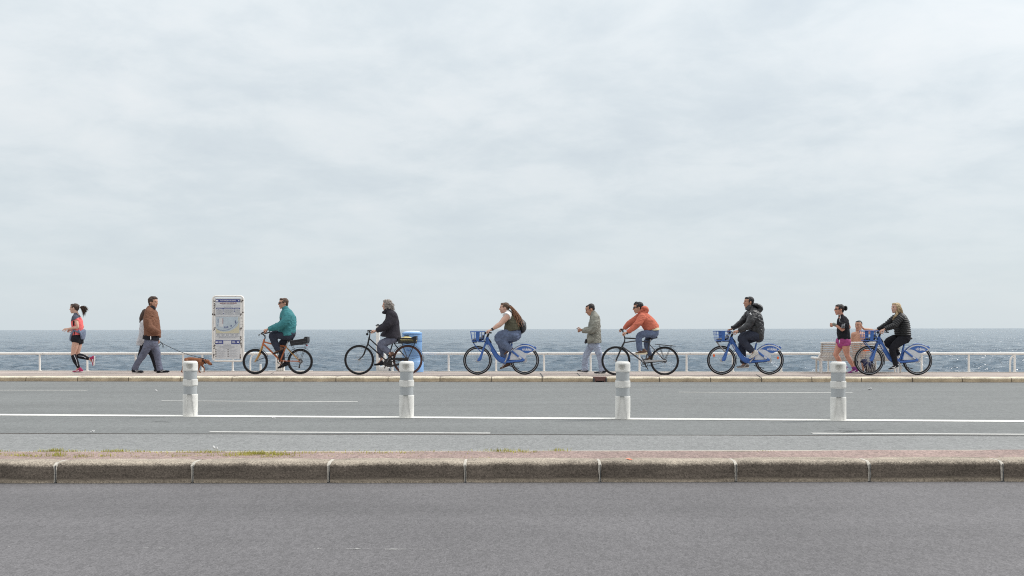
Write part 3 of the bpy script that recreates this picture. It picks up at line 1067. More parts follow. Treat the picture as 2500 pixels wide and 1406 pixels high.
def sign():
    f = Fig(505, 710, 7.81, 405, 1345, D=24.95 + 0.6)
    f.D = rail_pt(556).y - 0.10
    f.s = F / f.D * f.k
    f.base = f.P(405, 1345)
    O = lambda u, v, dy=0.0: f.P(u, v, dy)
    root = thing('information_sign', f.base, 'tall white tube-framed beach information board on the railing', 'sign')
    r_ = 19 / f.s
    pts = []
    c0, c1, d0, d1, R = 114, 697, 92, 1325, 62
    for (cx_, cy_, a0) in ((c0 + R, d0 + R, 180), (c1 - R, d0 + R, 270), (c1 - R, d1 - R, 0), (c0 + R, d1 - R, 90)):
        for k in range(7):
            a = math.radians(a0 + 15 * k)
            pts.append((cx_ + R * math.cos(a), cy_ + R * math.sin(a)))
    ring = [O(u, v) for u, v in pts]
    V, Fc, n, m_ = [], [], len(ring), 12
    for i, p in enumerate(ring):
        tg = (ring[(i + 1) % n] - ring[i - 1]).normalized()
        nn_ = Vector((0, 1, 0)).cross(tg).normalized()
        for j in range(m_):
            a = 2 * math.pi * j / m_
            V.append(p + nn_ * (r_ * math.cos(a)) + Vector((0, 1, 0)) * (r_ * math.sin(a)))
    for i in range(n):
        for j in range(m_):
            Fc.append((i * m_ + j, ((i + 1) % n) * m_ + j, ((i + 1) % n) * m_ + (j + 1) % m_, i * m_ + (j + 1) % m_))
    obj('frame', [(V, Fc)], M['white_paint'], root, True, 60)

    def rect(name, u0, v0, u1, v1, y, m, par, th=0.002):
        return obj(name, [plate([O(u0, v0), O(u1, v0), O(u1, v1), O(u0, v1)], f.D + y - th, f.D + y)], M[m], par, False)
    for u in (130, 682):
        obj('bracket', box(O(u, 1176, 0.05), (.05, .10, .03)), M['white_paint'], root, False)
    pn = rect('panel', 134, 132, 680, 1292, -0.003, 'sign_board', root, 0.012)
    F0 = -0.016
    for u0, u1 in ((134, 166), (642, 680)):
        rect('side_strip', u0, 132, u1, 1292, F0, 'white_paint', pn, 0.004)
    h = rect('header', 172, 150, 640, 205, F0, 'sign_navy', pn)
    words('PLAGE PUBLIQUE DE LENVAL', O(405, 178, F0 - .004), .030, M['letter_white'], h, bold=.0006, width=296 / f.s)
    obj('emblem', plate([O(176, 165), O(220, 165), O(220, 192), O(176, 192)], f.D + F0 - .004, f.D + F0 - .002), M['letter_white'], h, False)
    obj('emblem', plate([O(606, 165), O(616, 162), O(622, 172), O(620, 184), O(612, 192), O(604, 180)], f.D + F0 - .004, f.D + F0 - .002), M['letter_white'], h, False)
    words('BAIGNADE NON SURVEILLÉE', O(407, 225, F0 - .003), .034, M['sign_red'], pn, bold=.0008, width=318 / f.s)

    def dashes(u0, u1, v, th=3.0, m='sign_ink', seed=0):
        rd = random.Random(seed + int(v * 7 + u0))
        pr, u = [], u0
        while u < u1 - 6:
            w = min(rd.uniform(6, 34), u1 - u)
            pr.append(plate([O(u, v - th), O(u + w, v - th), O(u + w, v + th), O(u, v + th)], f.D + F0 - .0035, f.D + F0 - .0015))
            u += w + rd.uniform(3, 7)
        return pr
    pr = dashes(290, 525, 247, 3) + dashes(180, 636, 276, 1.2) + dashes(330, 465, 296, 3)
    obj('fine_lettering', pr, M['sign_ink'], pn, False)
    t_ = None
    for u0, u1 in ((176, 305), (312, 510), (518, 638)):
        t_ = rect('table_heading', u0, 312, u1, 338, F0, 'sign_navy', pn)
        obj('fine_lettering', [(v_, f_) for v_, f_ in [plate([O(u0 + 14, 322), O(u1 - 14, 322), O(u1 - 14, 328), O(u0 + 14, 328)], f.D + F0 - .004, f.D + F0 - .002)]], M['sign_board'], t_, False)
    pr = []
    for v in range(352, 440, 9):
        pr += dashes(182, 300, v, 1.4, seed=1) + dashes(340, 505, v, 1.4, seed=2) + dashes(540, 634, v, 1.4, seed=3)
    pr += [plate([O(u - 1.5, 340), O(u + 1.5, 340), O(u + 1.5, 446), O(u - 1.5, 446)], f.D + F0 - .0035, f.D + F0 - .0015) for u in (308, 514)]
    pr += [plate([O(172, v - 2), O(640, v - 2), O(640, v + 2), O(172, v + 2)], f.D + F0 - .0035, f.D + F0 - .0015) for v in (446, 478, 808, 858)]
    obj('fine_lettering', pr, M['sign_ink'], pn, False)
    for u, v in ((224, 346), (318, 348), (320, 372), (318, 416), (524, 350), (524, 380)):
        obj('pictogram', plate([O(u, v), O(u + 14, v), O(u + 14, v + 12), O(u, v + 12)], f.D + F0 - .0045, f.D + F0 - .0015), M['sign_navy'], pn, False)
    mp_ = rect('beach_map', 178, 490, 622, 797, F0, 'sign_map', pn)
    coast = [(178, 700), (215, 735), (262, 760), (330, 768), (410, 762), (480, 740), (545, 700), (590, 655), (615, 600), (606, 540), (610, 492), (622, 492), (622, 797), (178, 797)]
    obj('land', [plate([O(u, v) for u, v in coast], f.D + F0 - .005, f.D + F0 - .0022)], M['sign_land'], mp_, False)
    pr = []
    for k in range(34):
        q = k / 33
        u = 200 + 385 * q
        v = 742 + 40 * math.sin(q * 2.2) - 170 * q ** 2.6 - 18
        pr.append(plate([O(u, v), O(u + 8, v - 4), O(u + 9, v + 3), O(u + 1, v + 6)], f.D + F0 - .0058, f.D + F0 - .0052))
    for u, v in ((330, 672), (360, 672), (390, 668), (458, 644), (540, 556), (545, 582)):
        pr.append(plate([O(u, v), O(u + 20, v), O(u + 20, v + 32), O(u + 14, v + 32), O(u + 14, v + 8), O(u + 6, v + 8), O(u + 6, v + 32), O(u, v + 32)], f.D + F0 - .0058, f.D + F0 - .0052))
    pr += [plate([O(215, 520), O(223, 520), O(223, 600), O(215, 600)], f.D + F0 - .0058, f.D + F0 - .0052), plate([O(210, 632), O(216, 632), O(216, 660), O(210, 660)], f.D + F0 - .0058, f.D + F0 - .0052)]
    obj('map_print', pr, M['sign_navy'], mp_, False)
    rect('legend', 240, 512, 316, 674, F0 - .0022, 'sign_board', mp_)
    rect('legend_stripe', 306, 514, 315, 620, F0 - .0048, 'sign_red', mp_)
    pr = []
    for v in range(818, 850, 8):
        for u in (186, 275, 362, 450, 538):
            pr += dashes(u + 6, u + 66, v, 1.4, seed=u)
    pr += dashes(210, 585, 872, 3) + dashes(240, 550, 886, 3) + dashes(320, 465, 1026, 3) + dashes(190, 592, 1040, 3.4) + dashes(250, 530, 1055, 3) + dashes(245, 545, 1075, 3.6) + dashes(310, 480, 1090, 2)
    for v in range(1112, 1250, 32):
        for u0, u1 in ((205, 370), (435, 592)):
            pr += dashes(u0, u1, v, 1.5, seed=5) + dashes(u0, u1 - 30, v + 12, 1.5, seed=6)
    obj('fine_lettering', pr, M['sign_ink'], pn, False)
    pr = [plate([O(u, v), O(u + 18, v - 3), O(u + 22, v + 8), O(u + 6, v + 14)], f.D + F0 - .0045, f.D + F0 - .0015) for v in range(1108, 1250, 32) for u in (166, 398)]
    for q in pr:
        obj('pictogram', q, M['rust'], pn, False)
    b2 = rect('direction_band', 162, 930, 632, 1005, F0, 'sign_navy', pn)
    rect('notice', 318, 938, 468, 1001, F0 - .002, 'sign_board', b2)
    pr = []
    for s_, u in ((1, 166), (-1, 626)):
        pr.append(plate([O(u, 967), O(u + s_ * 26, 950), O(u + s_ * 26, 960), O(u + s_ * 40, 954), O(u + s_ * 54, 967), O(u + s_ * 40, 980), O(u + s_ * 26, 975), O(u + s_ * 26, 984)], f.D + F0 - .0045, f.D + F0 - .0022))
    for u0, u1 in ((228, 305), (482, 556)):
        for v in (957, 970, 982):
            pr.append(plate([O(u0, v - 3), O(u1 - (v % 7) * 3, v - 3), O(u1 - (v % 7) * 3, v + 2), O(u0, v + 2)], f.D + F0 - .0045, f.D + F0 - .0022))
    obj('arrow', pr[0], M['letter_white'], b2, False)
    obj('arrow', pr[1], M['letter_white'], b2, False)
    obj('arrow_lettering', pr[2:], M['letter_white'], b2, False)
    rd = random.Random(2)
    for u0, v0, v1, n_ in ((150, 165, 470, 38), (150, 690, 750, 12), (148, 950, 1100, 20), (138, 1200, 1275, 14), (656, 160, 205, 12), (650, 425, 470, 12), (650, 680, 750, 16), (654, 850, 1000, 18), (640, 1200, 1275, 16), (662, 500, 1100, 26)):
        pr = []
        for _ in range(n_):
            u, v = u0 + rd.gauss(0, 8), rd.uniform(v0, v1)
            k = rd.randint(4, 6)
            R_ = rd.uniform(4, 11)
            pr.append(plate([O(u + R_ * rd.uniform(.4, 1.1) * math.cos(6.28 * i / k), v + R_ * 1.3 * rd.uniform(.4, 1.2) * math.sin(6.28 * i / k)) for i in range(k)], f.D + F0 - .0062 - rd.random() * .001, f.D + F0 - .004))
        obj('flaked_rust', pr, M['rust'], pn, False)
    obj('rust_spot', [ell(O(u, v, -r_), .018, .006, .02) for u, v in ((112, 435), (688, 400), (684, 175))], M['rust'], root, True)


sign()


def barrel():
    f = Fig(800, 700, 6.113, 1262, 1243, D=24.22)
    f.base.z = PZ
    root = thing('litter_barrel', f.base, 'tall blue plastic barrel bin with a pale lid behind the black bicycle', 'bin')
    k = 1 / f.s
    c = f.base
    pr = [(152, 0), (168, 4), (170, 40), (168, 148), (160, 160), (146, 178), (146, 240), (143, 243), (146, 247), (146, 452), (143, 455), (146, 459), (148, 520), (146, 560), (139, 566)]
    obj('body', [lathe(c, [(r_ * k, z * k) for r_, z in pr], 48)], M['barrel_blue'], root, True, 40)
    obj('rim', [lathe(c, [(138 * k, 562 * k), (150 * k, 566 * k), (151 * k, 580 * k), (140 * k, 590 * k), (122 * k, 597 * k)], 48)], M['barrel_blue'], root, True, 40)
    obj('lid', [lathe(c, [(123 * k, 594 * k), (112 * k, 606 * k), (80 * k, 613 * k), (20 * k, 616 * k)], 40)], M['barrel_lid'], root, True, 40)
    obj('seam_line', [lathe(c, [(146.6 * k, z * k), (147.6 * k, (z + 2) * k), (147.6 * k, (z + 5) * k), (146.6 * k, (z + 7) * k)], 48) for z in (239, 451)], M['barrel_line'], root, True, 40)
    # the dark slot faces the street, a little to the left
    V, Fc = [], []
    for i in range(7):
        a = math.radians(-90 - 45 + 33 * i / 6)
        for z in (498, 548):
            V.append(c + Vector((149.5 * k * math.cos(a), 149.5 * k * math.sin(a), z * k)))
    for i in range(6):
        Fc.append((2 * i, 2 * i + 2, 2 * i + 3, 2 * i + 1))
    obj('slot', [(V, Fc)], M['dark_hole'], root, True, None)
    words('NICE', c + Vector((-.03, -147.5 * k, 330 * k)), .055, M['barrel_line'], root, name='faded_lettering') if False else None
    obj('moulded_grip', [torus(c + Vector((-.06, -146 * k, 348 * k)), .045, .006, 20, 6, a0=math.pi, a1=2 * math.pi)], M['barrel_line'], root)


barrel()


def white_post():
    f = Fig(800, 700, 6.113, 752, 1246)
    root = thing('beach_pillar', f.base, 'slim white square pillar with a dark pyramid cap beside the black bicycle', 'pillar')
    c, k = f.base, 1 / f.s
    obj('shaft', [box(c + Vector((0, 0, 335 * k)), (50 * k, 50 * k, 670 * k), .006)], M['white_paint'], root, True, 30)
    V = [c + Vector((x * 32 * k, y * 32 * k, z * k)) for z in (672, 680) for x, y in ((-1, -1), (1, -1), (1, 1), (-1, 1))] + [c + Vector((0, 0, 702 * k))]
    obj('cap', [(V, [(3, 2, 1, 0), (0, 1, 5, 4), (1, 2, 6, 5), (2, 3, 7, 6), (3, 0, 4, 7), (4, 5, 8), (5, 6, 8), (6, 7, 8), (7, 4, 8)])], M['black_plastic'], root, False)
    f = Fig(800, 700, 6.113, 840, 1246)
    root = thing('stair_block', f.base, 'low white block at the beach stairs beside the pillar', 'stair block')
    c, k = f.base, 1 / f.s
    obj('block', [box(c + Vector((0, .1, 30 * k)), (140 * k, .3, 60 * k), .006)], M['white_paint'], root, True, 30)
    obj('grip_plate', [plate([c + Vector((72 * k, 0, 2 * k)), c + Vector((112 * k, 0, 2 * k)), c + Vector((72 * k, 0, 46 * k))], c.y - .02, c.y + .2)], M['alloy_dark'], root, False)
    obj('rail_stub', [tube([(c + Vector((-10 * k, .05, 10 * k)), .03), (c + Vector((-2 * k, .05, 238 * k)), .03)], 'round', 12, 1), tube([(c + Vector((30 * k, .05, 10 * k)), .03), (c + Vector((12 * k, .05, 238 * k)), .03)], 'round', 12, 1)], M['white_paint'], root, True, 50)
    f = Fig(590, 850, 13.889, 1290, 762)
    root = thing('stair_gate', f.base, 'white panelled box at the beach stairs behind the orange bicycle', 'stair gate')
    c, k = f.base, 1 / f.s
    obj('panel', [box(c + Vector((0, .06, 290 * k)), (300 * k, .05, 580 * k), .004)], M['white_paint'], root, True, 30)
    obj('slatted_front', [box(c + Vector((x * k, .02, 290 * k)), (46 * k, .02, 560 * k), .003) for x in (-120, -60, 0, 60, 120)], M['white_paint'], root, True, 30)
    obj('threshold', [box(c + Vector((330 * k, .10, 4 * k)), (1500 * k, .12, .012))], M['white_paint'], root, False)


white_post()


def drain():
    x0, x1 = hole
    c = Vector(((x0 + x1) / 2, KF((x0 + x1) / 2), 0))
    w = x1 - x0
    root = thing('storm_drain', c, 'rusty brown metal drain box set into the far kerb', 'drain')
    obj('cover', [box(c + Vector((0, .11, PZ - .012)), (w * .92, .24, .024), .003)], M['drain_rust'], root, True, 30)
    obj('front_plate', [box(c + Vector((0, .0, .064)), (w * .82, .02, .075), .003), box(c + Vector((-w * .36, .0, .015)), (w * .10, .02, .024)), box(c + Vector((w * .36, .0, .015)), (w * .10, .02, .024))], M['drain_rust'], root, True, 30)
    obj('opening', [box(c + Vector((0, .10, .045)), (w * .8, .16, .09))], M['dark_hole'], root, False)
    obj('broken_edge', [box(c + Vector((s * w * .47, .06, .04)), (w * .10, .2, .09), .01) for s in (-1, 1)], M['crack'], root, False)


drain()
# small litter on the road
for (px, py, s_, lab) in ((530, 1094, .021, 'crumpled white scrap at the median edge beside the grass'), (668, 1021.5, .02, 'tiny white scrap just below the long white road line'), (226, 1054.3, .02, 'tiny white pebble lying just behind the asphalt seam'), (379, 954.2, .03, 'small white scrap on the asphalt near the bollard that stands before the dog'),
                          (2125, 951.3, .035, 'small white scrap on the far lanes near the bollard that stands before the bench')):
    c = G(px, py, 0.165 if py > 1090 else 0.0)
    if py > 1090:
        c.y -= .03
    pr = [ell(c + Vector((random.uniform(-1, 1) * s_, random.uniform(-.5, .5) * s_, s_ * (.35 + .5 * i / 3))), s_ * random.uniform(.4, .8), s_ * .5, s_ * random.uniform(.25, .5), random.uniform(0, 90), 8, 6) for i in range(4)]
    tag(obj('paper_scrap', pr, M['litter'], None, True, None, origin=c), lab, 'paper scrap')
c = G(1540, 1127, 0.16)
sheet('kerb_mark', [(c.x - .022, NK + .12, .1665), (c.x + .014, NK + .12, .1665), (c.x + .030, NK + .050, .1655), (c.x + .005, NK + .045, .1655)], M['mark_orange'])

# ------------------------------------------------------------------ bicycles
def wheel(root, c, r, tr, tyre='rubber', rim='black_paint', n=28, line=None, hub=.022, disc=None, stripe=False):
    rr = r - tr * 2 - .008
    pr = [cyl(c + Vector((0, -.05, 0)), c + Vector((0, .05, 0)), hub, 14)]
    for k in range(n):
        a = 2 * math.pi * k / n
        s = 1 if k % 2 else -1
        b = a + (0.35 if (k // 2) % 2 else -0.35)
        p0 = c + Vector((hub * math.cos(b), s * .028, hub * math.sin(b)))
        p1 = c + Vector((rr * math.cos(a), s * .004, rr * math.sin(a)))
        pr.append(tube([(p0, .0011), (p1, .0011)], 'flat', 4, 1))
    w = obj('wheel', pr, M['alloy'], root, True, 40)
    obj('tyre', [torus(c, r - tr, tr, 72, 14)], M[tyre], w, True, None)
    obj('rim', [torus(c, rr + .003, .013, 72, 8, ry=.013)], M[rim], w, True, 40)
    if line:
        obj('reflective_line', [torus(c + Vector((0, s * tr * .95, 0)), r - tr * 1.42, .0032, 72, 6, ry=.003) for s in (-1, 1)], M[line], w, True, None)
    if disc:
        obj('brake_drum', [cyl(c + Vector((0, -.035, 0)), c + Vector((0, .035, 0)), disc, 24)], M['alloy'], w, True, 40)
    return w


def pipe(name, pts, r, m, parent, n=10, sub=4):
    return obj(name, [tube([(p, q) for p, q in zip(pts, r if isinstance(r, (list, tuple)) else [r] * len(pts))], 'round', n, sub)], M[m], parent, True, 60)


def cranks(root, bb, ang, L=.165, m='alloy', near=-.075, far=.075, chainwheel=.075, cm='alloy_dark'):
    """ang: direction of the near crank, degrees anticlockwise from +X as seen from the street"""
    if chainwheel:
        obj('chainwheel', [torus(bb + Vector((0, .045, 0)), chainwheel, .007, 32, 6, ry=.003), torus(bb + Vector((0, .045, 0)), chainwheel * .5, .006, 24, 6, ry=.003)]
            + [cyl(bb + Vector((0, .045, 0)), bb + Vector((chainwheel * math.cos(a), .045, chainwheel * math.sin(a))), .005, 6) for a in np.arange(5) * 1.2566], M[cm], root, True, 50)
    out = []
    for s, y in ((1, near), (-1, far)):
        a = math.radians(ang)
        d = Vector((math.cos(a) * s, 0, math.sin(a) * s))
        p = bb + Vector((0, y, 0))
        q = p + d * L
        cr = obj('crank', [tube([(p, .016, .009), (p + d * L * .5, .012, .008), (q, .012, .008)], 'round', 10, 2)] + ([cyl(bb + Vector((0, near, 0)), bb + Vector((0, far, 0)), .014, 10)] if s == 1 else []), M[m], root, True, 50)
        yy = y - .055 if y < 0 else y + .055
        obj('pedal', [box((q.x, yy, q.z), (.095, .09, .022), .004)], M['black_plastic'], cr, True, 30)
        out.append(Vector((q.x, yy, q.z)))
    return out


def blue_bike(f, label, crank_ang, reflect=False, content='grey'):
    """share bicycle; u, v on the enlargement x 10.815 whose front hub sits at (385, 948)"""
    root = thing('bicycle', f.base, label, 'bicycle', 'blue share bicycles')
    k = 0.333 / 387.0
    b = f.base

    def L(u, v, y=0.0):
        return b + Vector(((u - 385) * k, y, (1335 - v) * k))

    def poly(pts, y0, y1):
        return plate([L(u, v) for u, v in pts], b.y + y0, b.y + y1)
    for c in (L(385, 948), L(1655, 948)):
        w = wheel(root, c, .333, .0245, line='panel_grey', disc=.052 if c.x > b.x + .3 else .036)
        if reflect:
            for a in ((148,) if c.x < b.x + .3 else (15,)):
                q = c + Vector((math.cos(math.radians(a)) * .205, -.006, math.sin(math.radians(a)) * .205))
                obj('spoke_reflector', [ell(q, .024, .008, .036)], M['reflector'], w, True)
    # frame
    fr = obj('frame', [tube([(L(648, 330), .030, .026), (L(655, 400), .050, .030), (L(735, 570), .051, .032), (L(870, 790), .052, .034), (L(955, 895), .060, .036), (L(1060, 955), .066, .040), (L(1150, 960), .056, .042)], 'round', 16, 5),
                       tube([(L(655, 330), .028, .026), (L(600, 520), .027, .025)], 'round', 14, 1),
                       tube([(L(1160, 970), .03, .024), (L(1225, 850), .024, .020), (L(1310, 510), .019, .018)], 'round', 12, 4),
                       cyl(L(1120, 985, -.05), L(1120, 985, .05), .046, 20)], M['blue_paint'], root, True, 50)
    for s in (-1, 1):
        obj('chain_stay', [tube([(L(1140, 990, s * .035), .026, .014), (L(1400, 970, s * .062), .024, .010), (L(1640, 948, s * .066), .022, .008)], 'round', 10, 4)], M['blue_paint'], root, True, 50)
        obj('seat_stay', [tube([(L(1310, 700, s * .055), .022, .010), (L(1480, 840, s * .066), .022, .009), (L(1640, 945, s * .070), .022, .008)], 'round', 10, 4)], M['blue_paint'], root, True, 50)
        obj('fork_blade', [tube([(L(598, 500, s * .03), .022, .014), (L(545, 640, s * .052), .021, .013), (L(485, 820, s * .058), .027, .014), (L(440, 920, s * .06), .038, .014), (L(392, 950, s * .06), .018, .012)], 'round', 12, 4)], M['blue_paint'], root, True, 50)
    obj('fork_crown', [box(L(598, 505), (.05, .10, .05), .012)], M['blue_paint'], root, True, 40)
    words('vélobleu', L(708, 590, -.0395), .052, M['letter_white'], fr, rot=59, depth=.003, width=.13)
    obj('lock_box', [tube([(L(690, 385, 0), .018, .024), (L(745, 465, 0), .02, .026)], 'round', 10, 1)], M['black_plastic'], root, True, 50)
    # stem, bars
    st = obj('stem', [tube([(L(645, 335), .026), (L(665, 280), .024), (L(690, 235), .018)], 'round', 12, 2)], M['black_plastic'], root, True, 50)
    hb = [L(735, 205, -.29), L(690, 190, -.20), L(650, 200, -.09), L(680, 225, 0), L(650, 200, .09), L(690, 190, .20), L(735, 205, .29)]
    obj('handlebar', [tube([(p, .012) for p in hb], 'round', 10, 5)], M['alloy'], root, True, 50)
    for s in (-1, 1):
        g = obj('grip', [tube([(L(748, 209, s * .32), .017), (L(700, 194, s * .19), .017)], 'round', 12, 1)], M['black_plastic'], root, True, 50)
        obj('brake_lever', [tube([(L(655, 215, s * .17), .008), (L(630, 235, s * .22), .007), (L(650, 260, s * .28), .006)], 'round', 8, 3)], M['alloy'], root, True, 50)
    obj('bell_lamp', [ell(L(600, 215, -.05), .03, .03, .03)], M['black_plastic'], root, True)
    obj('cable', [tube([(L(620, 215, s * .1), .004), (L(560, 300, s * .09), .004), (L(575, 430, s * .04), .004), (L(610, 500, s * .02), .004)], 'round', 6, 5) for s in (-1, 1)], M['black_plastic'], root, True)
    # basket
    Y = .165

    def loop(v, ul, ur, yy, r=.0038):
        pts = [L(ul, v, -yy), L(ur, v, -yy), L(ur, v, yy), L(ul, v, yy)]
        return [cyl(pts[i], pts[(i + 1) % 4], r, 8) for i in range(4)]
    pr = loop(175, 203, 585, Y, .010) + loop(265, 208, 583, Y * .98) + loop(350, 214, 575, Y * .95) + loop(432, 245, 555, Y * .85, .010)
    for u, u2 in ((203, 245), (300, 310), (500, 490), (585, 555)):
        for s in (-1, 1):
            pr.append(cyl(L(u, 175, s * Y), L(u2, 432, s * Y * .85), .0038, 6))
    for s in (-.35, .35):
        pr += [cyl(L(203, 175, s * Y), L(245, 432, s * Y * .85), .0038, 6), cyl(L(585, 175, s * Y), L(555, 432, s * Y * .85), .0038, 6)]
    bk = obj('basket', pr, M['blue_paint'], root, True, 50)
    for s in (-1, 1):
        V = [L(347, 182, s * (Y + .012)), L(440, 182, s * (Y + .012)), L(432, 425, s * (Y * .85 + .012)), L(350, 425, s * (Y * .85 + .012))]
        o_ = Vector((0, s * .006, 0))
        obj('side_plate', [(V + [v + o_ for v in V], [(0, 1, 2, 3), (7, 6, 5, 4), (0, 4, 5, 1), (1, 5, 6, 2), (2, 6, 7, 3), (3, 7, 4, 0)])], M['blue_paint'], bk, False)
    words('nice', L(392, 215, -Y - .0195), .035, M['letter_white'], bk, depth=.002) if content == 'never' else None
    obj('basket_floor', [plate([L(248, 424), L(552, 424), L(552, 434), L(248, 434)], b.y - Y * .82, b.y + Y * .82)], M['black_plastic'], bk, False)
    obj('rain_liner', [tube([(L(300, 400, -.05), .03, .09), (L(420, 385, 0), .045, .11), (L(520, 350, 0), .045, .09), (L(535, 300, 0), .03, .07)], 'round', 12, 3)], M['alloy_dark' if content == 'grey' else 'black_plastic'], bk, True)
    obj('basket_bracket', [box(L(310, 458), (.10, .16, .022), .004), box(L(500, 448), (.16, .06, .016), .004)], M['black_plastic'], root, True, 30)
    for s in (-1, 1):
        pipe('basket_strut', [L(268, 470, s * .055), L(350, 580, s * .06), L(480, 720, s * .058)], .010, 'blue_paint' if not reflect else 'alloy', root)
    obj('front_mudguard', [torus(L(385, 948), .352, .003, 40, 6, ry=.026, a0=math.radians(40), a1=math.radians(-18))], M['black_plastic'], root, True)
    # rear skirt
    hub = L(1655, 948)

    def arc(r, a0, a1, n=14):
        return [(1655 + r / k * math.cos(math.radians(a0 + (a1 - a0) * i / n)), 948 - r / k * math.sin(math.radians(a0 + (a1 - a0) * i / n))) for i in range(n + 1)]
    obj('rear_mudguard', [torus(hub, .362, .007, 48, 8, ry=.036, a0=math.radians(42), a1=math.radians(176))], M['blue_paint'], root, True)
    obj('mudguard_cover', [torus(hub, .371, .010, 30, 8, ry=.03, a0=math.radians(52), a1=math.radians(106))], M['blue_paint'], root, True)
    for s in (-1, 1):
        y0, y1 = (-.046, -.042) if s < 0 else (.042, .046)
        sk = obj('wheel_skirt', [poly(arc(.356, 42, 176, 20) + [(1222, 925), (1240, 935), (1560, 930), (1640, 930), (1690, 860), (1700, 800), (1735, 765)], y0, y1)], M['panel_grey'], root, False)
        leaf = [(1395, 657)] + arc(.328, 124, 48, 12) + [(1830, 720), (1750, 752), (1690, 755), (1640, 740), (1590, 703), (1540, 678), (1470, 660)]
        obj('skirt_leaf', [poly(leaf, y0 - .003, y0 - .0002) if s < 0 else poly(leaf, y1 + .0002, y1 + .003)], M['blue_paint'], sk, False)
        if s < 0:
            words('vélo', L(1640, 652, y0 - .0055), .092, M['letter_white'], sk, depth=.003, shear=.15, width=.100)
            words('bleu', L(1768, 656, y0 - .0055), .092, M['letter_white'], sk, depth=.003, bold=.0015, width=.112)
        obj('skirt_trim', [poly([(1222, 925), (1262, 925), (1262, 860), (1290, 770), (1278, 768), (1240, 850)], y0 - .006, y0 - .001) if s < 0 else poly([(1222, 925), (1262, 925), (1240, 850)], y1 + .001, y1 + .004)], M['blue_paint'], sk, False)
    obj('tail_lamp', [box(L(1925, 622), (.065, .06, .07), .012, Matrix.Rotation(math.radians(40), 3, 'Y'))], M['blue_paint'], root, True, 40)
    obj('tail_lens', [box(L(1958, 615), (.03, .05, .055), .010, Matrix.Rotation(math.radians(40), 3, 'Y'))], M['panel_grey'], root, True, 40)
    obj('skirt_badge', [poly([(1478, 862), (1510, 835), (1580, 890), (1548, 918)], -.0865, -.0845)], M['panel_grey'], root, False)
    # saddle
    obj('seat_post', [cyl(L(1308, 520), L(1352, 400), .0135, 12)], M['alloy'], root, True, 50)
    obj('saddle', [tube([(L(1270, 388), .014, .02), (L(1340, 385), .020, .03), (L(1420, 380), .030, .075), (L(1475, 372), .028, .085)], 'round', 14, 4), tube([(L(1310, 410), .01, .02), (L(1420, 425), .02, .03)], 'round', 8, 1)], M['black_plastic'], root, True)
    obj('kickstand', [tube([(L(1235, 1085, -.06), .010), (L(1350, 1130, -.06), .009), (L(1495, 1162, -.065), .009)], 'round', 8, 3)], M['black_plastic'], root, True)
    obj('chain_case', [tube([(L(1130, 985, .055), .05, .010), (L(1650, 955, .060), .035, .010)], 'round', 14, 1)], M['black_plastic'], root, True, 50)
    ped = cranks(root, L(1125, 990), crank_ang, .17, 'alloy', -.082, .082, None)
    return root, ped, L


f4 = Fig(1090, 710, 6.393, 485, 1301)
blue_bike(f4, 'blue share bicycle with white skirt ridden by the woman in the olive top', 66)
f6 = Fig(1690, 700, 6.112, 437, 1306)
blue_bike(f6, 'blue share bicycle with orange spoke reflectors ridden by the man in the black hooded jacket', 52, True)
f7b = Fig(1960, 710, 6.391, 1033, 1308)
blue_bike(f7b, 'blue share bicycle ridden by the blonde woman, in front of the bench', -60, False, 'dark')


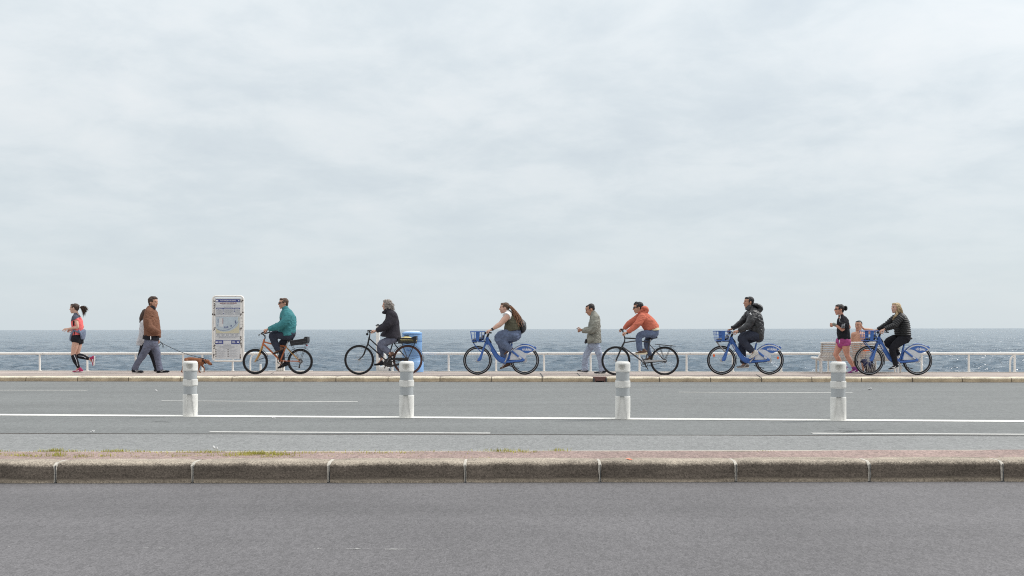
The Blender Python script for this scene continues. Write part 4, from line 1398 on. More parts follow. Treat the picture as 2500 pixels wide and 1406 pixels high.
def orange_bike():
    f = Fig(490, 700, 6.113, 815, 1302)
    root = thing('bicycle', f.base, 'orange mountain bicycle ridden by the man in the teal jacket', 'bicycle')
    O = f.O
    wheel(root, O(815, 1108), .300, .021, n=28)
    wr = wheel(root, O(1485, 1108), .300, .021, n=28)
    obj('cassette', [cyl(O(1485, 1108, .035), O(1485, 1108, .06), .05, 20)], M['black_paint'], wr, True, 40)
    pipe('top_tube', [O(945, 815), O(1100, 855), O(1275, 885)], .018, 'orange_paint', root)
    pipe('down_tube', [O(938, 850), O(1060, 965), O(1185, 1090)], .022, 'orange_paint', root)
    pipe('seat_tube', [O(1190, 1095), O(1275, 880)], .018, 'orange_paint', root)
    pipe('head_tube', [O(948, 785), O(922, 880)], .022, 'orange_paint', root)
    obj('bottom_bracket', [cyl(O(1190, 1095, -.045), O(1190, 1095, .045), .026, 16)], M['orange_paint'], root, True, 50)
    for s in (-1, 1):
        pipe('fork_blade', [O(920, 885, s * .03), O(885, 985, s * .052), O(820, 1105, s * .055)], [.017, .017, .013], 'ochre_paint', root)
        pipe('chain_stay', [O(1190, 1098, s * .03), O(1485, 1106, s * .062)], .010, 'orange_paint', root)
        pipe('seat_stay', [O(1272, 890, s * .02), O(1340, 960, s * .05), O(1485, 1104, s * .062)], .009, 'ochre_paint', root)
        pipe('mudguard_stay', [O(820, 1105, s * .05), O(1000, 1030, s * .03)], .004, 'black_paint', root)
    pipe('stem', [O(950, 790), O(962, 740), O(930, 700)], .014, 'black_paint', root)
    pipe('handlebar', [O(960, 680, -.29), O(925, 695, -.14), O(925, 700, 0), O(925, 695, .14), O(960, 680, .29)], .012, 'black_paint', root)
    for s in (-1, 1):
        pipe('grip', [O(985, 672, s * .31), O(940, 688, s * .2)], .016, 'black_plastic', root)
        pipe('brake_lever', [O(915, 700, s * .17), O(900, 712, s * .23), O(925, 725, s * .28)], .007, 'black_paint', root)
    obj('front_mudguard', [torus(O(815, 1108), .322, .004, 30, 6, ry=.026, a0=math.radians(-22 + 45), a1=math.radians(95))], M['black_plastic'], root, True)
    obj('rear_mudguard', [torus(O(1485, 1108), .330, .004, 40, 6, ry=.028, a0=math.radians(55), a1=math.radians(160))], M['black_plastic'], root, True)
    pipe('seat_post', [O(1272, 885), O(1330, 745)], .013, 'alloy', root)
    obj('saddle', [tube([(O(1250, 735), .014, .02), (O(1320, 730), .02, .04), (O(1395, 715), .03, .08)], 'round', 12, 4)], M['black_plastic'], root, True)
    pr = [tube([(O(1330, 868, s * .06), .006), (O(1590, 850, s * .06), .006)], 'round', 8, 1) for s in (-1, 0, 1)] + [tube([(O(1360, 862, s * .065), .005), (O(1485, 1104, s * .07), .005)], 'round', 8, 1) for s in (-1, 1)] + [tube([(O(1575, 852, s * .065), .005), (O(1485, 1104, s * .07), .005)], 'round', 8, 1) for s in (-1, 1)]
    obj('rack', pr, M['alloy_dark'], root, True)
    obj('tail_lamp', [ell(O(1585, 868), .022, .03, .018)], M['sign_red'], root, True)
    pr = [torus(O(1190, 1095, .05), .085, .006, 32, 6, ry=.003)]
    obj('chain', [tube([(O(1195, 1042, .05), .005), (O(1480, 1078, .05), .005)], 'flat', 6, 1), tube([(O(1195, 1148, .05), .005), (O(1470, 1195, .05), .005)], 'flat', 6, 1)], M['black_paint'], root, True)
    obj('derailleur', [tube([(O(1485, 1125, .06), .018), (O(1470, 1160, .06), .012), (O(1462, 1200, .06), .02)], 'round', 10, 3)], M['black_paint'], root, True)
    cranks(root, O(1190, 1095), 105, .17, 'black_paint', -.075, .075, .085, 'black_paint')
    # crate tied on the rack
    c = thing('rack_crate', O(1480, 868), 'low black crate on the rack of the orange bicycle', 'crate')
    pr = []
    for s in (-1, 1):
        pr.append(plate([O(1358, 795), O(1590, 760), O(1600, 838), O(1368, 872)], f.D + s * .13 - .005, f.D + s * .13 + .005))
    obj('side', pr[:1], M['black_plastic'], c, False)
    obj('side', pr[1:], M['black_plastic'], c, False)
    obj('end_wall', [plate([O(1335, 775), O(1362, 765), O(1372, 872), O(1362, 875)], f.D - .13, f.D + .13)], M['black_plastic'], c, False)
    obj('end_wall', [plate([O(1552, 765), O(1570, 738), O(1608, 740), O(1612, 800), O(1600, 840), O(1575, 842)], f.D - .13, f.D + .13)], M['black_plastic'], c, False)
    obj('floor', [plate([O(1362, 862), O(1600, 830), O(1600, 838), O(1362, 870)], f.D - .125, f.D + .125)], M['black_plastic'], c, False)
    obj('side_rib', [tube([(O(1375, 838, -.139), .006), (O(1590, 806, -.139), .006)], 'flat', 6, 1), tube([(O(1360, 800, -.137), .008), (O(1590, 765, -.137), .008)], 'flat', 6, 1)], M['alloy_dark'], c, True)
    return f


f2 = orange_bike()


def dutch_bike():
    f = Fig(800, 700, 6.113, 470, 1306)
    root = thing('bicycle', f.base, 'black step-through bicycle with chain case ridden by the grey haired person', 'bicycle')
    O = f.O
    wheel(root, O(470, 1083), .347, .018, n=32)
    wr = wheel(root, O(1195, 1083), .347, .018, 'rubber_brown', 'rubber_brown', n=32)
    pipe('head_tube', [O(622, 745), O(598, 860)], .020, 'black_paint', root)
    pipe('step_tube', [O(622, 765), O(760, 890), O(905, 1020), O(960, 1060)], .015, 'black_paint', root)
    pipe('step_tube', [O(602, 850), O(730, 965), O(890, 1110)], .015, 'black_paint', root)
    pipe('seat_tube', [O(890, 1115), O(940, 940), O(985, 790)], .015, 'black_paint', root)
    pipe('steerer', [O(622, 745), O(632, 690), O(625, 660)], .013, 'black_paint', root)
    obj('bottom_bracket', [cyl(O(890, 1115, -.045), O(890, 1115, .045), .026, 16)], M['black_paint'], root, True, 50)
    for s in (-1, 1):
        pipe('fork_blade', [O(592, 865, s * .03), O(565, 930, s * .05), O(535, 1010, s * .055), O(470, 1080, s * .055)], [.013, .012, .011, .009], 'black_paint', root)
        pipe('chain_stay', [O(890, 1115, s * .03), O(1195, 1083, s * .062)], .010, 'black_paint', root)
        pipe('seat_stay', [O(975, 810, s * .02), O(1040, 900, s * .045), O(1195, 1080, s * .062)], .008, 'black_paint', root)
    pipe('handlebar', [O(715, 655, -.28), O(660, 648, -.22), O(610, 645, -.12), O(625, 660, 0), O(610, 645, .12), O(660, 648, .22), O(715, 655, .28)], .012, 'black_paint', root)
    for s in (-1, 1):
        pipe('grip', [O(730, 658, s * .285), O(665, 650, s * .235)], .016, 'black_plastic', root)
        pipe('brake_lever', [O(612, 648, s * .16), O(620, 675, s * .22), O(680, 680, s * .26)], .006, 'black_paint', root)
    obj('front_lamp', [ell(O(590, 700), .03, .025, .03)], M['black_plastic'], root, True)
    obj('front_mudguard', [torus(O(470, 1083), .368, .003, 40, 6, ry=.024, a0=math.radians(-25), a1=math.radians(88))], M['black_paint'], root, True)
    obj('rear_mudguard', [torus(O(1195, 1083), .370, .005, 50, 6, ry=.026, a0=math.radians(-8), a1=math.radians(172))], M['black_paint'], root, True)
    obj('mudguard_stay', [tube([(O(470, 1083, s * .05), .003), (O(700, 1085, s * .03), .003)], 'flat', 6, 1) for s in (-1, 1)] + [tube([(O(1195, 1083, s * .055), .003), (O(1420, 1030, s * .03), .003)], 'flat', 6, 1) for s in (-1, 1)], M['black_paint'], root, True)
    # closed chain case on the near side
    pts = []
    for i in range(13):
        a = math.radians(80 + 200 * i / 12)
        pts.append((905 + 72 * math.cos(a), 1122 - 72 * math.sin(a)))
    obj('chain_case', [tube([(O(1200, 1072, -.068), .040, .014), (O(1050, 1068, -.07), .026, .014), (O(930, 1078, -.07), .026, .014), (O(865, 1105, -.07), .03, .014), (O(862, 1150, -.07), .03, .014), (O(930, 1172, -.07), .028, .014), (O(1060, 1150, -.07), .024, .014), (O(1195, 1090, -.068), .03, .014)], 'round', 12, 4),
                       tube([(O(860, 1130, -.065), .04, .010), (O(960, 1125, -.065), .05, .010)], 'round', 12, 1)], M['black_paint'], root, True)
    pipe('seat_post', [O(985, 790), O(992, 755)], .013, 'alloy', root)
    obj('saddle', [tube([(O(915, 765), .014, .02), (O(985, 760), .022, .05), (O(1050, 752), .03, .095)], 'round', 12, 4)], M['black_plastic'], root, True)
    pr = [tube([(O(1010, 838, s * .06), .006), (O(1330, 836, s * .06), .006)], 'round', 8, 1) for s in (-1, 0, 1)] + [tube([(O(x, 838, s * .065), .005), (O(1195, 1080, s * .07), .005)], 'round', 8, 1) for s in (-1, 1) for x in (1110, 1300)] + [tube([(O(1010, 838, s * .05), .005), (O(970, 830, s * .02), .005)], 'round', 8, 1) for s in (-1, 1)]
    obj('rack', pr, M['black_paint'], root, True)
    obj('seat_spring', [torus(O(1010, 790 + 8 * i, s * .05), .018, .003, 16, 5) for i in range(3) for s in (-1, 1)], M['alloy_dark'], root, True)
    cranks(root, O(893, 1118), 60, .165, 'alloy_dark', -.10, .075, .08, 'black_paint')
    c = thing('rack_crate', O(1205, 830), 'black crate holding a yellow cloth on the rack of the black step-through bicycle', 'crate')
    for s in (-1, 1):
        fr = obj('side', [plate([O(1072, 755), O(1325, 755), O(1335, 770), O(1335, 780), O(1072, 772)], f.D + s * .15 - .005, f.D + s * .15 + .005), plate([O(1072, 808), O(1325, 808), O(1325, 832), O(1072, 832)], f.D + s * .15 - .005, f.D + s * .15 + .005),
                        plate([O(1072, 760), O(1092, 760), O(1092, 830), O(1072, 830)], f.D + s * .15 - .006, f.D + s * .15 + .006), plate([O(1296, 760), O(1325, 760), O(1325, 830), O(1296, 830)], f.D + s * .15 - .006, f.D + s * .15 + .006)], M['black_plastic'], c, False)
        obj('side_rib', [plate([O(1090, 786), O(1300, 786), O(1300, 793), O(1090, 793)], f.D + s * .15 - .004, f.D + s * .15 + .004)], M['black_plastic'], c, False)
    obj('end_wall', [plate([O(1062, 745), O(1074, 745), O(1074, 832), O(1062, 832)], f.D - .15, f.D + .15)], M['black_plastic'], c, False)
    obj('end_wall', [plate([O(1262, 755), O(1285, 735), O(1335, 728), O(1332, 775), O(1322, 832), O(1310, 832), O(1312, 765)], f.D - .15, f.D + .15)], M['black_plastic'], c, False)
    obj('floor', [plate([O(1072, 824), O(1320, 824), O(1320, 831), O(1072, 831)], f.D - .145, f.D + .145)], M['black_plastic'], c, False)
    o = blob('yellow_cloth', [tube([(O(1095, 790), .06, .13), (O(1200, 782), .062, .13), (O(1300, 795), .05, .13)], 'round', 12, 3), ell(O(1180, 760), .11, .11, .035)], M['yellow_stuff'], None, .012, 2, (.01, 14, 14))
    tag(o, 'heap of yellow cloth in the black crate behind the grey haired rider', 'cloth')
    return f


f3 = dutch_bike()


def city_bike():
    f = Fig(1380, 710, 6.39, 790, 1304)
    root = thing('bicycle', f.base, 'dark grey city bicycle with a rear rack ridden by the person in the orange hoodie', 'bicycle')
    O = f.O
    wheel(root, O(790, 1082), .333, .017, n=32)
    wheel(root, O(1550, 1086), .331, .017, n=32)
    pipe('head_tube', [O(925, 790), O(880, 875)], .020, 'black_paint', root)
    pipe('top_tube', [O(930, 800), O(1100, 775), O(1310, 790)], .014, 'alloy_dark', root)
    pipe('cross_bar', [O(940, 728), O(1080, 738), O(1120, 742)], .016, 'black_paint', root)
    pipe('down_tube', [O(890, 860), O(1060, 985), O(1240, 1120)], .016, 'alloy_dark', root)
    pipe('seat_tube', [O(1240, 1120), O(1290, 930), O(1320, 780)], .015, 'alloy_dark', root)
    pipe('stem', [O(922, 795), O(930, 735), O(905, 640), O(900, 600)], .014, 'black_paint', root)
    obj('bottom_bracket', [cyl(O(1240, 1120, -.045), O(1240, 1120, .045), .026, 16)], M['black_paint'], root, True, 50)
    for s in (-1, 1):
        pipe('fork_blade', [O(876, 880, s * .03), O(840, 970, s * .05), O(790, 1080, s * .055)], [.015, .014, .011], 'black_paint', root)
        pipe('chain_stay', [O(1240, 1120, s * .03), O(1550, 1086, s * .062)], .010, 'black_paint', root)
        pipe('seat_stay', [O(1318, 830, s * .02), O(1400, 920, s * .045), O(1550, 1082, s * .062)], .008, 'alloy_dark', root)
    pipe('handlebar', [O(930, 655, -.27), O(905, 640, -.16), O(905, 640, 0), O(900, 610, .16), O(900, 590, .27)], .012, 'black_paint', root)
    for s in (-1, 1):
        u, v = (930, 655) if s < 0 else (902, 592)
        pipe('grip', [O(u + 20, v + 5, s * .29), O(u - 15, v - 2, s * .2)], .017, 'black_plastic', root)
    obj('front_lamp', [ell(O(850, 885), .03, .03, .04)], M['black_plastic'], root, True)
    obj('rear_mudguard', [torus(O(1550, 1086), .350, .003, 40, 6, ry=.024, a0=math.radians(30), a1=math.radians(160))], M['alloy_dark'], root, True)
    pipe('seat_post', [O(1318, 800), O(1335, 745)], .013, 'alloy', root)
    obj('saddle', [tube([(O(1260, 745), .014, .02), (O(1330, 740), .02, .04), (O(1420, 715), .03, .08)], 'round', 12, 4)], M['black_plastic'], root, True)
    pr = [tube([(O(1405, 825, s * .06), .008), (O(1720, 855, s * .06), .008)], 'round', 8, 1) for s in (-1, 0, 1)] + [tube([(O(x, 842, s * .065), .005), (O(1550, 1082, s * .07), .005)], 'round', 8, 1) for s in (-1, 1) for x in (1470, 1660)]
    obj('rack', pr, M['black_paint'], root, True)
    obj('chain_guard', [plate([O(1190, 1070), O(1560, 1068), O(1570, 1085), O(1240, 1105), O(1195, 1100)], f.D - .075, f.D - .065)], M['alloy'], root, False)
    obj('chain', [tube([(O(1240, 1180, .05), .005), (O(1550, 1105, .05), .005)], 'flat', 6, 1)], M['black_paint'], root, True)
    obj('hub_gear', [cyl(O(1550, 1086, -.05), O(1550, 1086, .05), .045, 20)], M['alloy_dark'], root, True, 40)
    cranks(root, O(1240, 1120), 120, .165, 'alloy_dark', -.085, .075, .085, 'black_paint')
    return f


f5b = city_bike()

# ------------------------------------------------------------------ people
def head_parts(c, H, face, tilt=0.0, yaw=0.0, male=False, jowl=0.0):
    """head of height H (chin to crown); face = +1/-1 looks along +X/-X; tilt > 0 nods down; yaw > 0 turns the face to the street"""
    R = Matrix.Rotation(math.radians(-yaw * face if face > 0 else yaw), 3, 'Z') @ Matrix.Rotation(math.radians(tilt), 3, 'Y')
    if face < 0:
        R = Matrix.Rotation(math.pi, 3, 'Z') @ Matrix.Rotation(math.radians(-(-yaw)), 3, 'Z') @ Matrix.Rotation(math.radians(tilt), 3, 'Y')

    def h(x, y, z):
        return Vector(c) + R @ (Vector((x, y, z)) * H)

    def E(x, y, z, a, b, d):
        return ell(h(x, y, z), a * H, b * H, d * H, 0, 18, 11, R)
    j = 0.02 if male else 0.0
    pr = [E(-.04, 0, .16, .40, .325, .345), E(.16, 0, .18, .245, .26, .25), E(.16, 0, -.10, .22, .255 + jowl, .28), E(.12, 0, -.26, .22, .21 + j + jowl, .19), E(.26, 0, -.40, .115, .12 + j, .10),
          E(.25, 0, -.22, .14, .16, .14), E(.37, 0, .11, .055, .20, .05), E(.29, .13, -.05, .11, .10, .10), E(.29, -.13, -.05, .11, .10, .10),
          E(.385, 0, -.235, .05, .085, .034), E(.375, 0, -.295, .048, .075, .034), E(.43, 0, -.115, .07, .062, .042),
          tube([(h(.385, 0, .08), .034 * H), (h(.44, 0, -.02), .042 * H), (h(.485, 0, -.10), .05 * H)], 'round', 10, 2)]
    for s in (-1, 1):
        pr.append(ell(h(-.05, s * .325, -.03), .075 * H, .035 * H, .115 * H, 0, 12, 8, R))
    Ri = R.transposed()

    def where(x, y, z, r, ry=None, rz=None):
        def fn(u, v, co):
            q = (np.array(co) - np.array(c)) @ np.array(R) / H
            return ((q[:, 0] - x) / r) ** 2 + ((np.abs(q[:, 1]) - y) / (ry or r)) ** 2 + ((q[:, 2] - z) / (rz or r)) ** 2 < 1
        return fn
    zones = [(1, where(.35, .125, .035, .10, .065, .028)), (1, where(.38, .13, .125, .10, .10, .018)), (2, where(.42, 0, -.265, .07, .10, .05))]
    return pr, zones, h, E


def hand(wr, d, up, side, curl=0.0, L=.18, grip=None):
    """palm and five separate bent fingers; d along the forearm, up = back of the hand, side = which way the thumb points (+/-1 along up x d)"""
    d = Vector(d).normalized()
    up = Vector(up)
    up = (up - d * up.dot(d)).normalized()
    lat = up.cross(d).normalized() * side
    k = L / .18
    base = [tube([(wr - d * .02, .024, .020), (wr + d * .03 * k, .030, .014), (wr + d * .088 * k, .038 * k, .013)], 'round', 12, 2)] if False else []
    palm = []
    for t_, w, th in ((0, .024, .019), (.03, .031, .016), (.065, .037, .015), (.09, .037, .012)):
        palm.append((wr + d * t_ * k, w * k, th * k))
    # palm as a flat ring loft across lat/up
    V, Fc, n = [], [], 12
    for p, w, th in palm:
        for i in range(n):
            a = 2 * math.pi * i / n
            V.append(p + lat * (w * math.cos(a)) + up * (th * math.sin(a)))
    for i in range(len(palm) - 1):
        for j in range(n):
            Fc.append((i * n + j, i * n + (j + 1) % n, (i + 1) * n + (j + 1) % n, (i + 1) * n + j))
    Fc += [tuple(reversed(range(n))), tuple(range((len(palm) - 1) * n, len(palm) * n))]
    out = [(V, Fc)]
    for o, ln in ((.028, .066), (.0095, .076), (-.0095, .071), (-.028, .056)):
        p = wr + d * .080 * k + lat * o * k
        pts = [(p, .0098 * k)]
        ang = 0
        for seg, (fr, cf) in enumerate(((.45, .75), (.30, 1.0), (.25, .8))):
            ang += math.radians(curl) * cf
            dd = d * math.cos(ang) - up * math.sin(ang)
            p = p + dd * ln * fr * k + lat * o * .06 * k
            pts.append((p, (.0092 - .0009 * seg) * k))
        out.append(tube(pts, 'round', 8, 2))
    p = wr + d * .022 * k + lat * .024 * k
    pts = [(p, .0125 * k)]
    a = math.radians(42)
    for seg, ln in enumerate((.038, .030, .024)):
        dd = (d * math.cos(a) + lat * math.sin(a) - up * (.25 + curl / 160.0)).normalized()
        p = p + dd * ln * k
        pts.append((p, (.0115 - .001 * seg) * k))
        a -= math.radians(16 + curl * .25)
    out.append(tube(pts, 'round', 8, 2))
    return out


def shoe(f, root, heel, toe, dy, up_hint, m, sole='sole_white', h=.075, w=.045, emblem=None, thick=.022, sock=None):
    """heel, toe: ends of the sole in the enlargement; up_hint: (u, v) of the ankle"""
    a, b, an = f.P(*heel, dy), f.P(*toe, dy), f.P(*up_hint, dy)
    t_ = b - a
    L = t_.length
    t_.normalize()
    Y = Vector((0, 1, 0))
    up = Y.cross(t_).normalized()
    if up.dot(an - a) < 0:
        up = -up
    def q(x, z, y=0.0):
        return a + t_ * (x * L) + up * z + Y * y
    toe_up = .012
    pr = [tube([(q(.08, thick + h * .42), h * .46, w * .72), (q(.30, thick + h * .42), h * .50, w * .80), (q(.55, thick + h * .28), h * .36, w * .92), (q(.78, thick + h * .17), h * .25, w), (q(.93, thick + h * .12 + toe_up * .5), h * .17, w * .72)], 'round', 14, 4),
          tube([(q(.22, thick + h * .4), h * .5, w * .72), (q(.24, thick + h * 1.02), .040, .036)], 'round', 12, 1)]
    s = blob('shoe', pr, M[m], root, .0075, 2, seed=heel[0])
    obj('sole', [tube([(q(.05, thick * .55), thick * .62, w * .74), (q(.30, thick * .52), thick * .52, w * .74), (q(.55, thick * .5), thick * .50, w * .88), (q(.78, thick * .5), thick * .48, w * 1.02), (q(.95, thick * .55 + toe_up * .5), thick * .42, w * .70)], 'round', 12, 4)], M[sole], s, True)
    if emblem:
        pts = []
        for u_, z_, th in ((.30, .62, .004), (.36, .36, .007), (.46, .30, .007), (.62, .44, .004), (.74, .60, .0015)):
            yy = -(w * (.74 + .22 * (u_ - .3)) + .003)
            pts.append((q(1 - u_ - .1 if emblem < 0 else u_, thick + h * z_ * .85, yy * (1 - .35 * max(0, z_ - .3))), th, .003))
        obj('emblem', [tube(pts, 'round', 8, 4)], M['letter_white'], s, True)
    return s


class Person:
    def __init__(s, f, label, skin, face, head, Hpx, neck, chest, pelvis, arms, legs, tilt=0, yaw=0, male=False, hands=None, rs=1.0, jowl=0.0, group=None, fat=1.0, limb=None):
        """arms: [(shoulder, elbow, wrist)...], legs: [(hip, knee, ankle, toe)...]: (u, v, dy) joints"""
        s.f = f
        s.root = thing('person', f.base, label, 'person')
        H = Hpx / f.s
        c = f.P(*head)
        pr, zones, s.h, s.E = head_parts(c, H, face, tilt, yaw, male, jowl)
        s.H, s.c, s.face = H, c, face
        m = 1.0
        P = f.P
        n0, n1 = P(*neck), P(*chest)
        pr.append(tube([(s.h(-.06, 0, -.18), .058 * rs), (n0, .055 * rs), (n0 + (n1 - n0) * .25, .07 * rs)], 'round', 14, 3))
        pel = P(*pelvis)
        mid = n1 + (pel - n1) * .5
        pr.append(tube([(n0 + (n1 - n0) * .22, .06, .10), (n0 + (n1 - n0) * .45, .085, .15), (n1, .10 * fat, .145), (mid, .085 * fat, .125), (pel, .095 * fat, .145)], 'round', 16, 4))
        for i, (a, b, w) in enumerate(arms):
            A_, B_, W__ = P(*a), P(*b), P(*w)
            k = limb[0] if limb else .9
            pr.append(tube([(A_, .050 * k), (A_ + (B_ - A_) * .35, .047 * k), (B_, .038 * k), (B_ + (W__ - B_) * .3, .038 * k), (W__, .025)], 'round', 12, 4))
            sh = n0 + (n1 - n0) * .4
            pr.append(tube([(sh + (A_ - sh) * .3, .06, .06), (A_, .052 * k)], 'round', 12, 1))
        for (a, b, an, toe) in legs:
            A_, B_, N_, T_ = P(*a), P(*b), P(*an), P(*toe)
            k = limb[1] if limb else .80
            back = (A_ - B_).cross(Vector((0, 1, 0)))
            pr.append(tube([(A_, .080 * k, .085 * k), (A_ + (B_ - A_) * .4, .074 * k), (A_ + (B_ - A_) * .8, .056 * k), (B_, .052 * k), (B_ + (N_ - B_) * .12, .048 * k), (B_ + (N_ - B_) * .34, .052 * k), (B_ + (N_ - B_) * .7, .036 * k), (N_, .030)], 'round', 14, 3))
            pr.append(tube([(N_, .028), (N_ + (T_ - N_) * .5 - Vector((0, 0, .012)), .016), (T_ - Vector((0, 0, .012)), .010, .02)], 'round', 10, 2))
        ex = []
        for hd in (hands or []):
            wr, d, up, side, curl = hd[:5]
            ex += hand(P(*wr), d, up, side, curl, hd[5] if len(hd) > 5 else .18)
        s.body = blob('body', pr, [M[skin], M['eye'], M['lip']], s.root, .0085, 3, None, zones, ex, f)

    def wear(s, name, prims, mats, voxel=.011, smooth=2, fold=(.008, 9, 9), zones=None, parent=None, seed=0):
        mm = [M[x] for x in mats] if isinstance(mats, (list, tuple)) else M[mats]
        return blob(name, prims, mm, parent or s.root, voxel, smooth, fold, zones, None, s.f, seed)

    def hair(s, prims, m, fold=(.006, 30, 22), voxel=.009, smooth=2, name='hair'):
        return blob(name, prims, M[m], s.root, voxel, smooth, fold, None, None, s.f, 3)

    def cap_hair(s, drop=-.10, front=.30, puff=0.0, fringe=True):
        E = s.E
        pr = [E(-.11, 0, .19, .375 + puff, .345 + puff, .345 + puff), E(-.25, 0, .0, .20, .27 + puff, .24)]
        if fringe:
            pr.append(E(.17, 0, .37, .21, .27, .125 + puff))
        pr += [E(.10, .29, .16, .10, .06, .12), E(.10, -.29, .16, .10, .06, .12)]
        if drop < -.1:
            pr.append(E(-.22, 0, drop, .18, .24, .22))
        return pr


def strands(root, pts_list, r0, r1, m, name='hair', n=6, sub=5):
    return obj(name, [tube([(p, r0 + (r1 - r0) * i / (len(pts) - 1)) for i, p in enumerate(pts)], 'round', n, sub) for pts in pts_list], M[m], root, True)


# 1 --- runner at the left
f1 = Fig(100, 690, 5.625, 500, 1231)
p = Person(f1, 'running woman in a coral and grey top, black shorts and calf sleeves', 'skin_pale', -1, (460, 349, 0), 136, (484, 425, 0), (497, 530, 0), (505, 745, 0),
           [((480, 485, -.15), (503, 606, -.20), (378, 626, -.17)), ((500, 490, .15), (575, 598, .20), (440, 640, .14))],
           [((482, 800, -.08), (440, 980, -.07), (512, 1168, -.06), (450, 1208, -.06)), ((520, 805, .08), (497, 993, .08), (668, 1040, .08), (715, 1090, .08))],
           hands=[((375, 626, -.17), (-1, 0, -.10), (0, -.5, .8), 1, 12, .17), ((436, 640, .14), (-1, 0, -.15), (0, .5, .8), -1, 25, .17)], limb=(.92, 1.04))
t, e = f1.t, f1.e
p.wear('running_top', [t([(487, 432, 0, 30, 62), (487, 462, 0, 50, 88), (492, 525, 0, 74, 86), (503, 600, 0, 74, 80), (502, 660, 0, 70, 78), (495, 738, 0, 66, 84)], ('round', 'flat')),
                       t([(482, 470, -.13, 38), (474, 515, -.165, 43, 40)], ('round', 'flat')), t([(500, 470, .13, 36), (540, 535, .17, 36)], ('round', 'flat'))], ['coral', 'slate', 'black_knit'], .010, 2, (.008, 12, 6),
       [(1, lambda u, v, c: v < 518 - (u - 430) * .50), (2, lambda u, v, c: (v > 520) & (v < 585) & (u > 438) & (u < 462) & (c[:, 1] < f1.D - .06)), (2, lambda u, v, c: (v > 660) & (np.abs(u - 462 - (v - 660) * -.1) < 6) & (c[:, 1] < f1.D))])
p.wear('tied_sweater', [t([(516, 648, 0, 86, 92), (508, 668, 0, 84, 90)], 'flat'), t([(575, 660, -.02, 24, 78), (578, 710, 0, 24, 74), (573, 772, 0, 20, 52)], ('round', 'flat')),
                        t([(445, 662, -.13, 14), (418, 700, -.13, 15), (405, 745, -.12, 15), (402, 786, -.12, 11)]), t([(520, 650, -.15, 14), (545, 690, -.15, 13), (560, 730, -.14, 11)])], 'grey_blue', .010, 2, (.007, 14, 10))
p.wear('shorts', [t([(500, 715, 0, 68, 92), (500, 775, 0, 78, 98)], ('flat', 'round')), t([(490, 760, -.075, 64), (478, 812, -.08, 66, 58)], ('round', 'flat')), t([(525, 785, .075, 60), (545, 838, .08, 40, 52)], ('round', 'flat'))], 'black_knit', .010, 2, (.004, 10, 10))
for lg in ([(446, 985, -.07, 35), (475, 1065, -.07, 37), (505, 1130, -.062, 25), (516, 1164, -.06, 21)], [(505, 995, .08, 35), (560, 1005, .08, 37), (620, 1025, .08, 28), (664, 1040, .08, 21)]):
    o = p.wear('calf_sleeve', [t(lg, 'flat')], 'black_knit', .008, 1, None)
    a = lg
    obj('sleeve_seam', [f1.t([(a[0][0] + 8, a[0][1] + 4, a[0][2] - .062, 3), (a[1][0] + 12, a[1][1], a[1][2] - .064, 3), (a[2][0] - 4, a[2][1] + 4, a[2][2] - .047, 3)], 'round', 6)], M['panel_grey'], o)
p.hair(p.cap_hair(fringe=True) + [p.E(-.44, 0, .22, .10, .13, .13)], 'hair_brown')
rd = random.Random(1)
tail = []
for i in range(95):
    q = rd.random()
    tip = (585 + 62 * q + rd.gauss(0, 10), 450 - 95 * q + rd.gauss(0, 12), rd.gauss(0, .025))
    mid = ((540 + tip[0]) / 2 + 10 + rd.gauss(0, 6), (322 + tip[1]) / 2 - 14 + rd.gauss(0, 7), rd.gauss(0, .025))
    tail.append([f1.P(532, 322, 0), f1.P(*mid), f1.P(*tip)])
strands(p.root, tail, .008, .002, 'hair_brown', 'ponytail')
obj('hair_band', [ell(f1.P(537, 324), .016, .026, .030, 20)], M['letter_white'], p.root)
shoe(f1, p.root, (574, 1226), (428, 1230), -.06, (515, 1160), 'shoe_red', h=.070, emblem=1)
shoe(f1, p.root, (745, 1003), (734, 1140), .08, (680, 1040), 'shoe_red', h=.068, emblem=1)

# 2 --- the man with the dog, and the woman half hidden behind him
g2 = Fig(100, 690, 5.625, 1500, 1235)
p = Person(g2, 'walking man in a brown jacket and loose jeans holding the dog lead', 'skin_tan', 1, (1541, 266, 0), 152, (1512, 345, 0), (1510, 470, 0), (1505, 780, 0),
           [((1490, 425, -.19), (1468, 590, -.24), (1575, 652, -.19)), ((1545, 425, .19), (1570, 610, .23), (1612, 770, .22))],
           [((1490, 800, -.09), (1402, 985, -.09), (1290, 1175, -.09), (1385, 1215, -.09)), ((1540, 800, .09), (1602, 975, .09), (1625, 1185, .09), (1740, 1218, .09))],
           tilt=4, yaw=18, male=True, hands=[((1612, 765, .22), (.45, -.3, -1), (1, .2, .3), 1, 55)])
t, e = g2.t, g2.e
p.wear('jacket', [t([(1522, 318, 0, 34, 50), (1512, 345, 0, 55, 95), (1510, 410, 0, 82, 128), (1520, 520, 0, 100, 132), (1528, 620, 0, 106, 130), (1530, 727, 0, 110, 132)], ('round', 'flat')),
                  t([(1488, 410, -.17, 66, 50), (1466, 510, -.225, 60), (1480, 596, -.245, 56), (1540, 640, -.215, 50), (1590, 668, -.18, 40)]), t([(1545, 410, .17, 60, 50), (1572, 540, .22, 54), (1600, 660, .23, 46), (1614, 752, .22, 36)], ('round', 'flat'))],
       'brown_jacket', .011, 2, (.014, 9, 13), seed=4)
p.wear('collar', [t([(1538, 345, 0, 30, 62), (1520, 318, 0, 44, 60)], 'flat'), t([(1560, 345, -.04, 18, 30), (1540, 322, -.05, 22, 16)])], 'coat_dark', .009, 2, (.005, 12, 12))
p.wear('shirt_hem', [t([(1515, 715, 0, 100, 124), (1508, 776, 0, 108, 128)], 'flat')], 'black_knit', .011, 1, (.005, 10, 6))
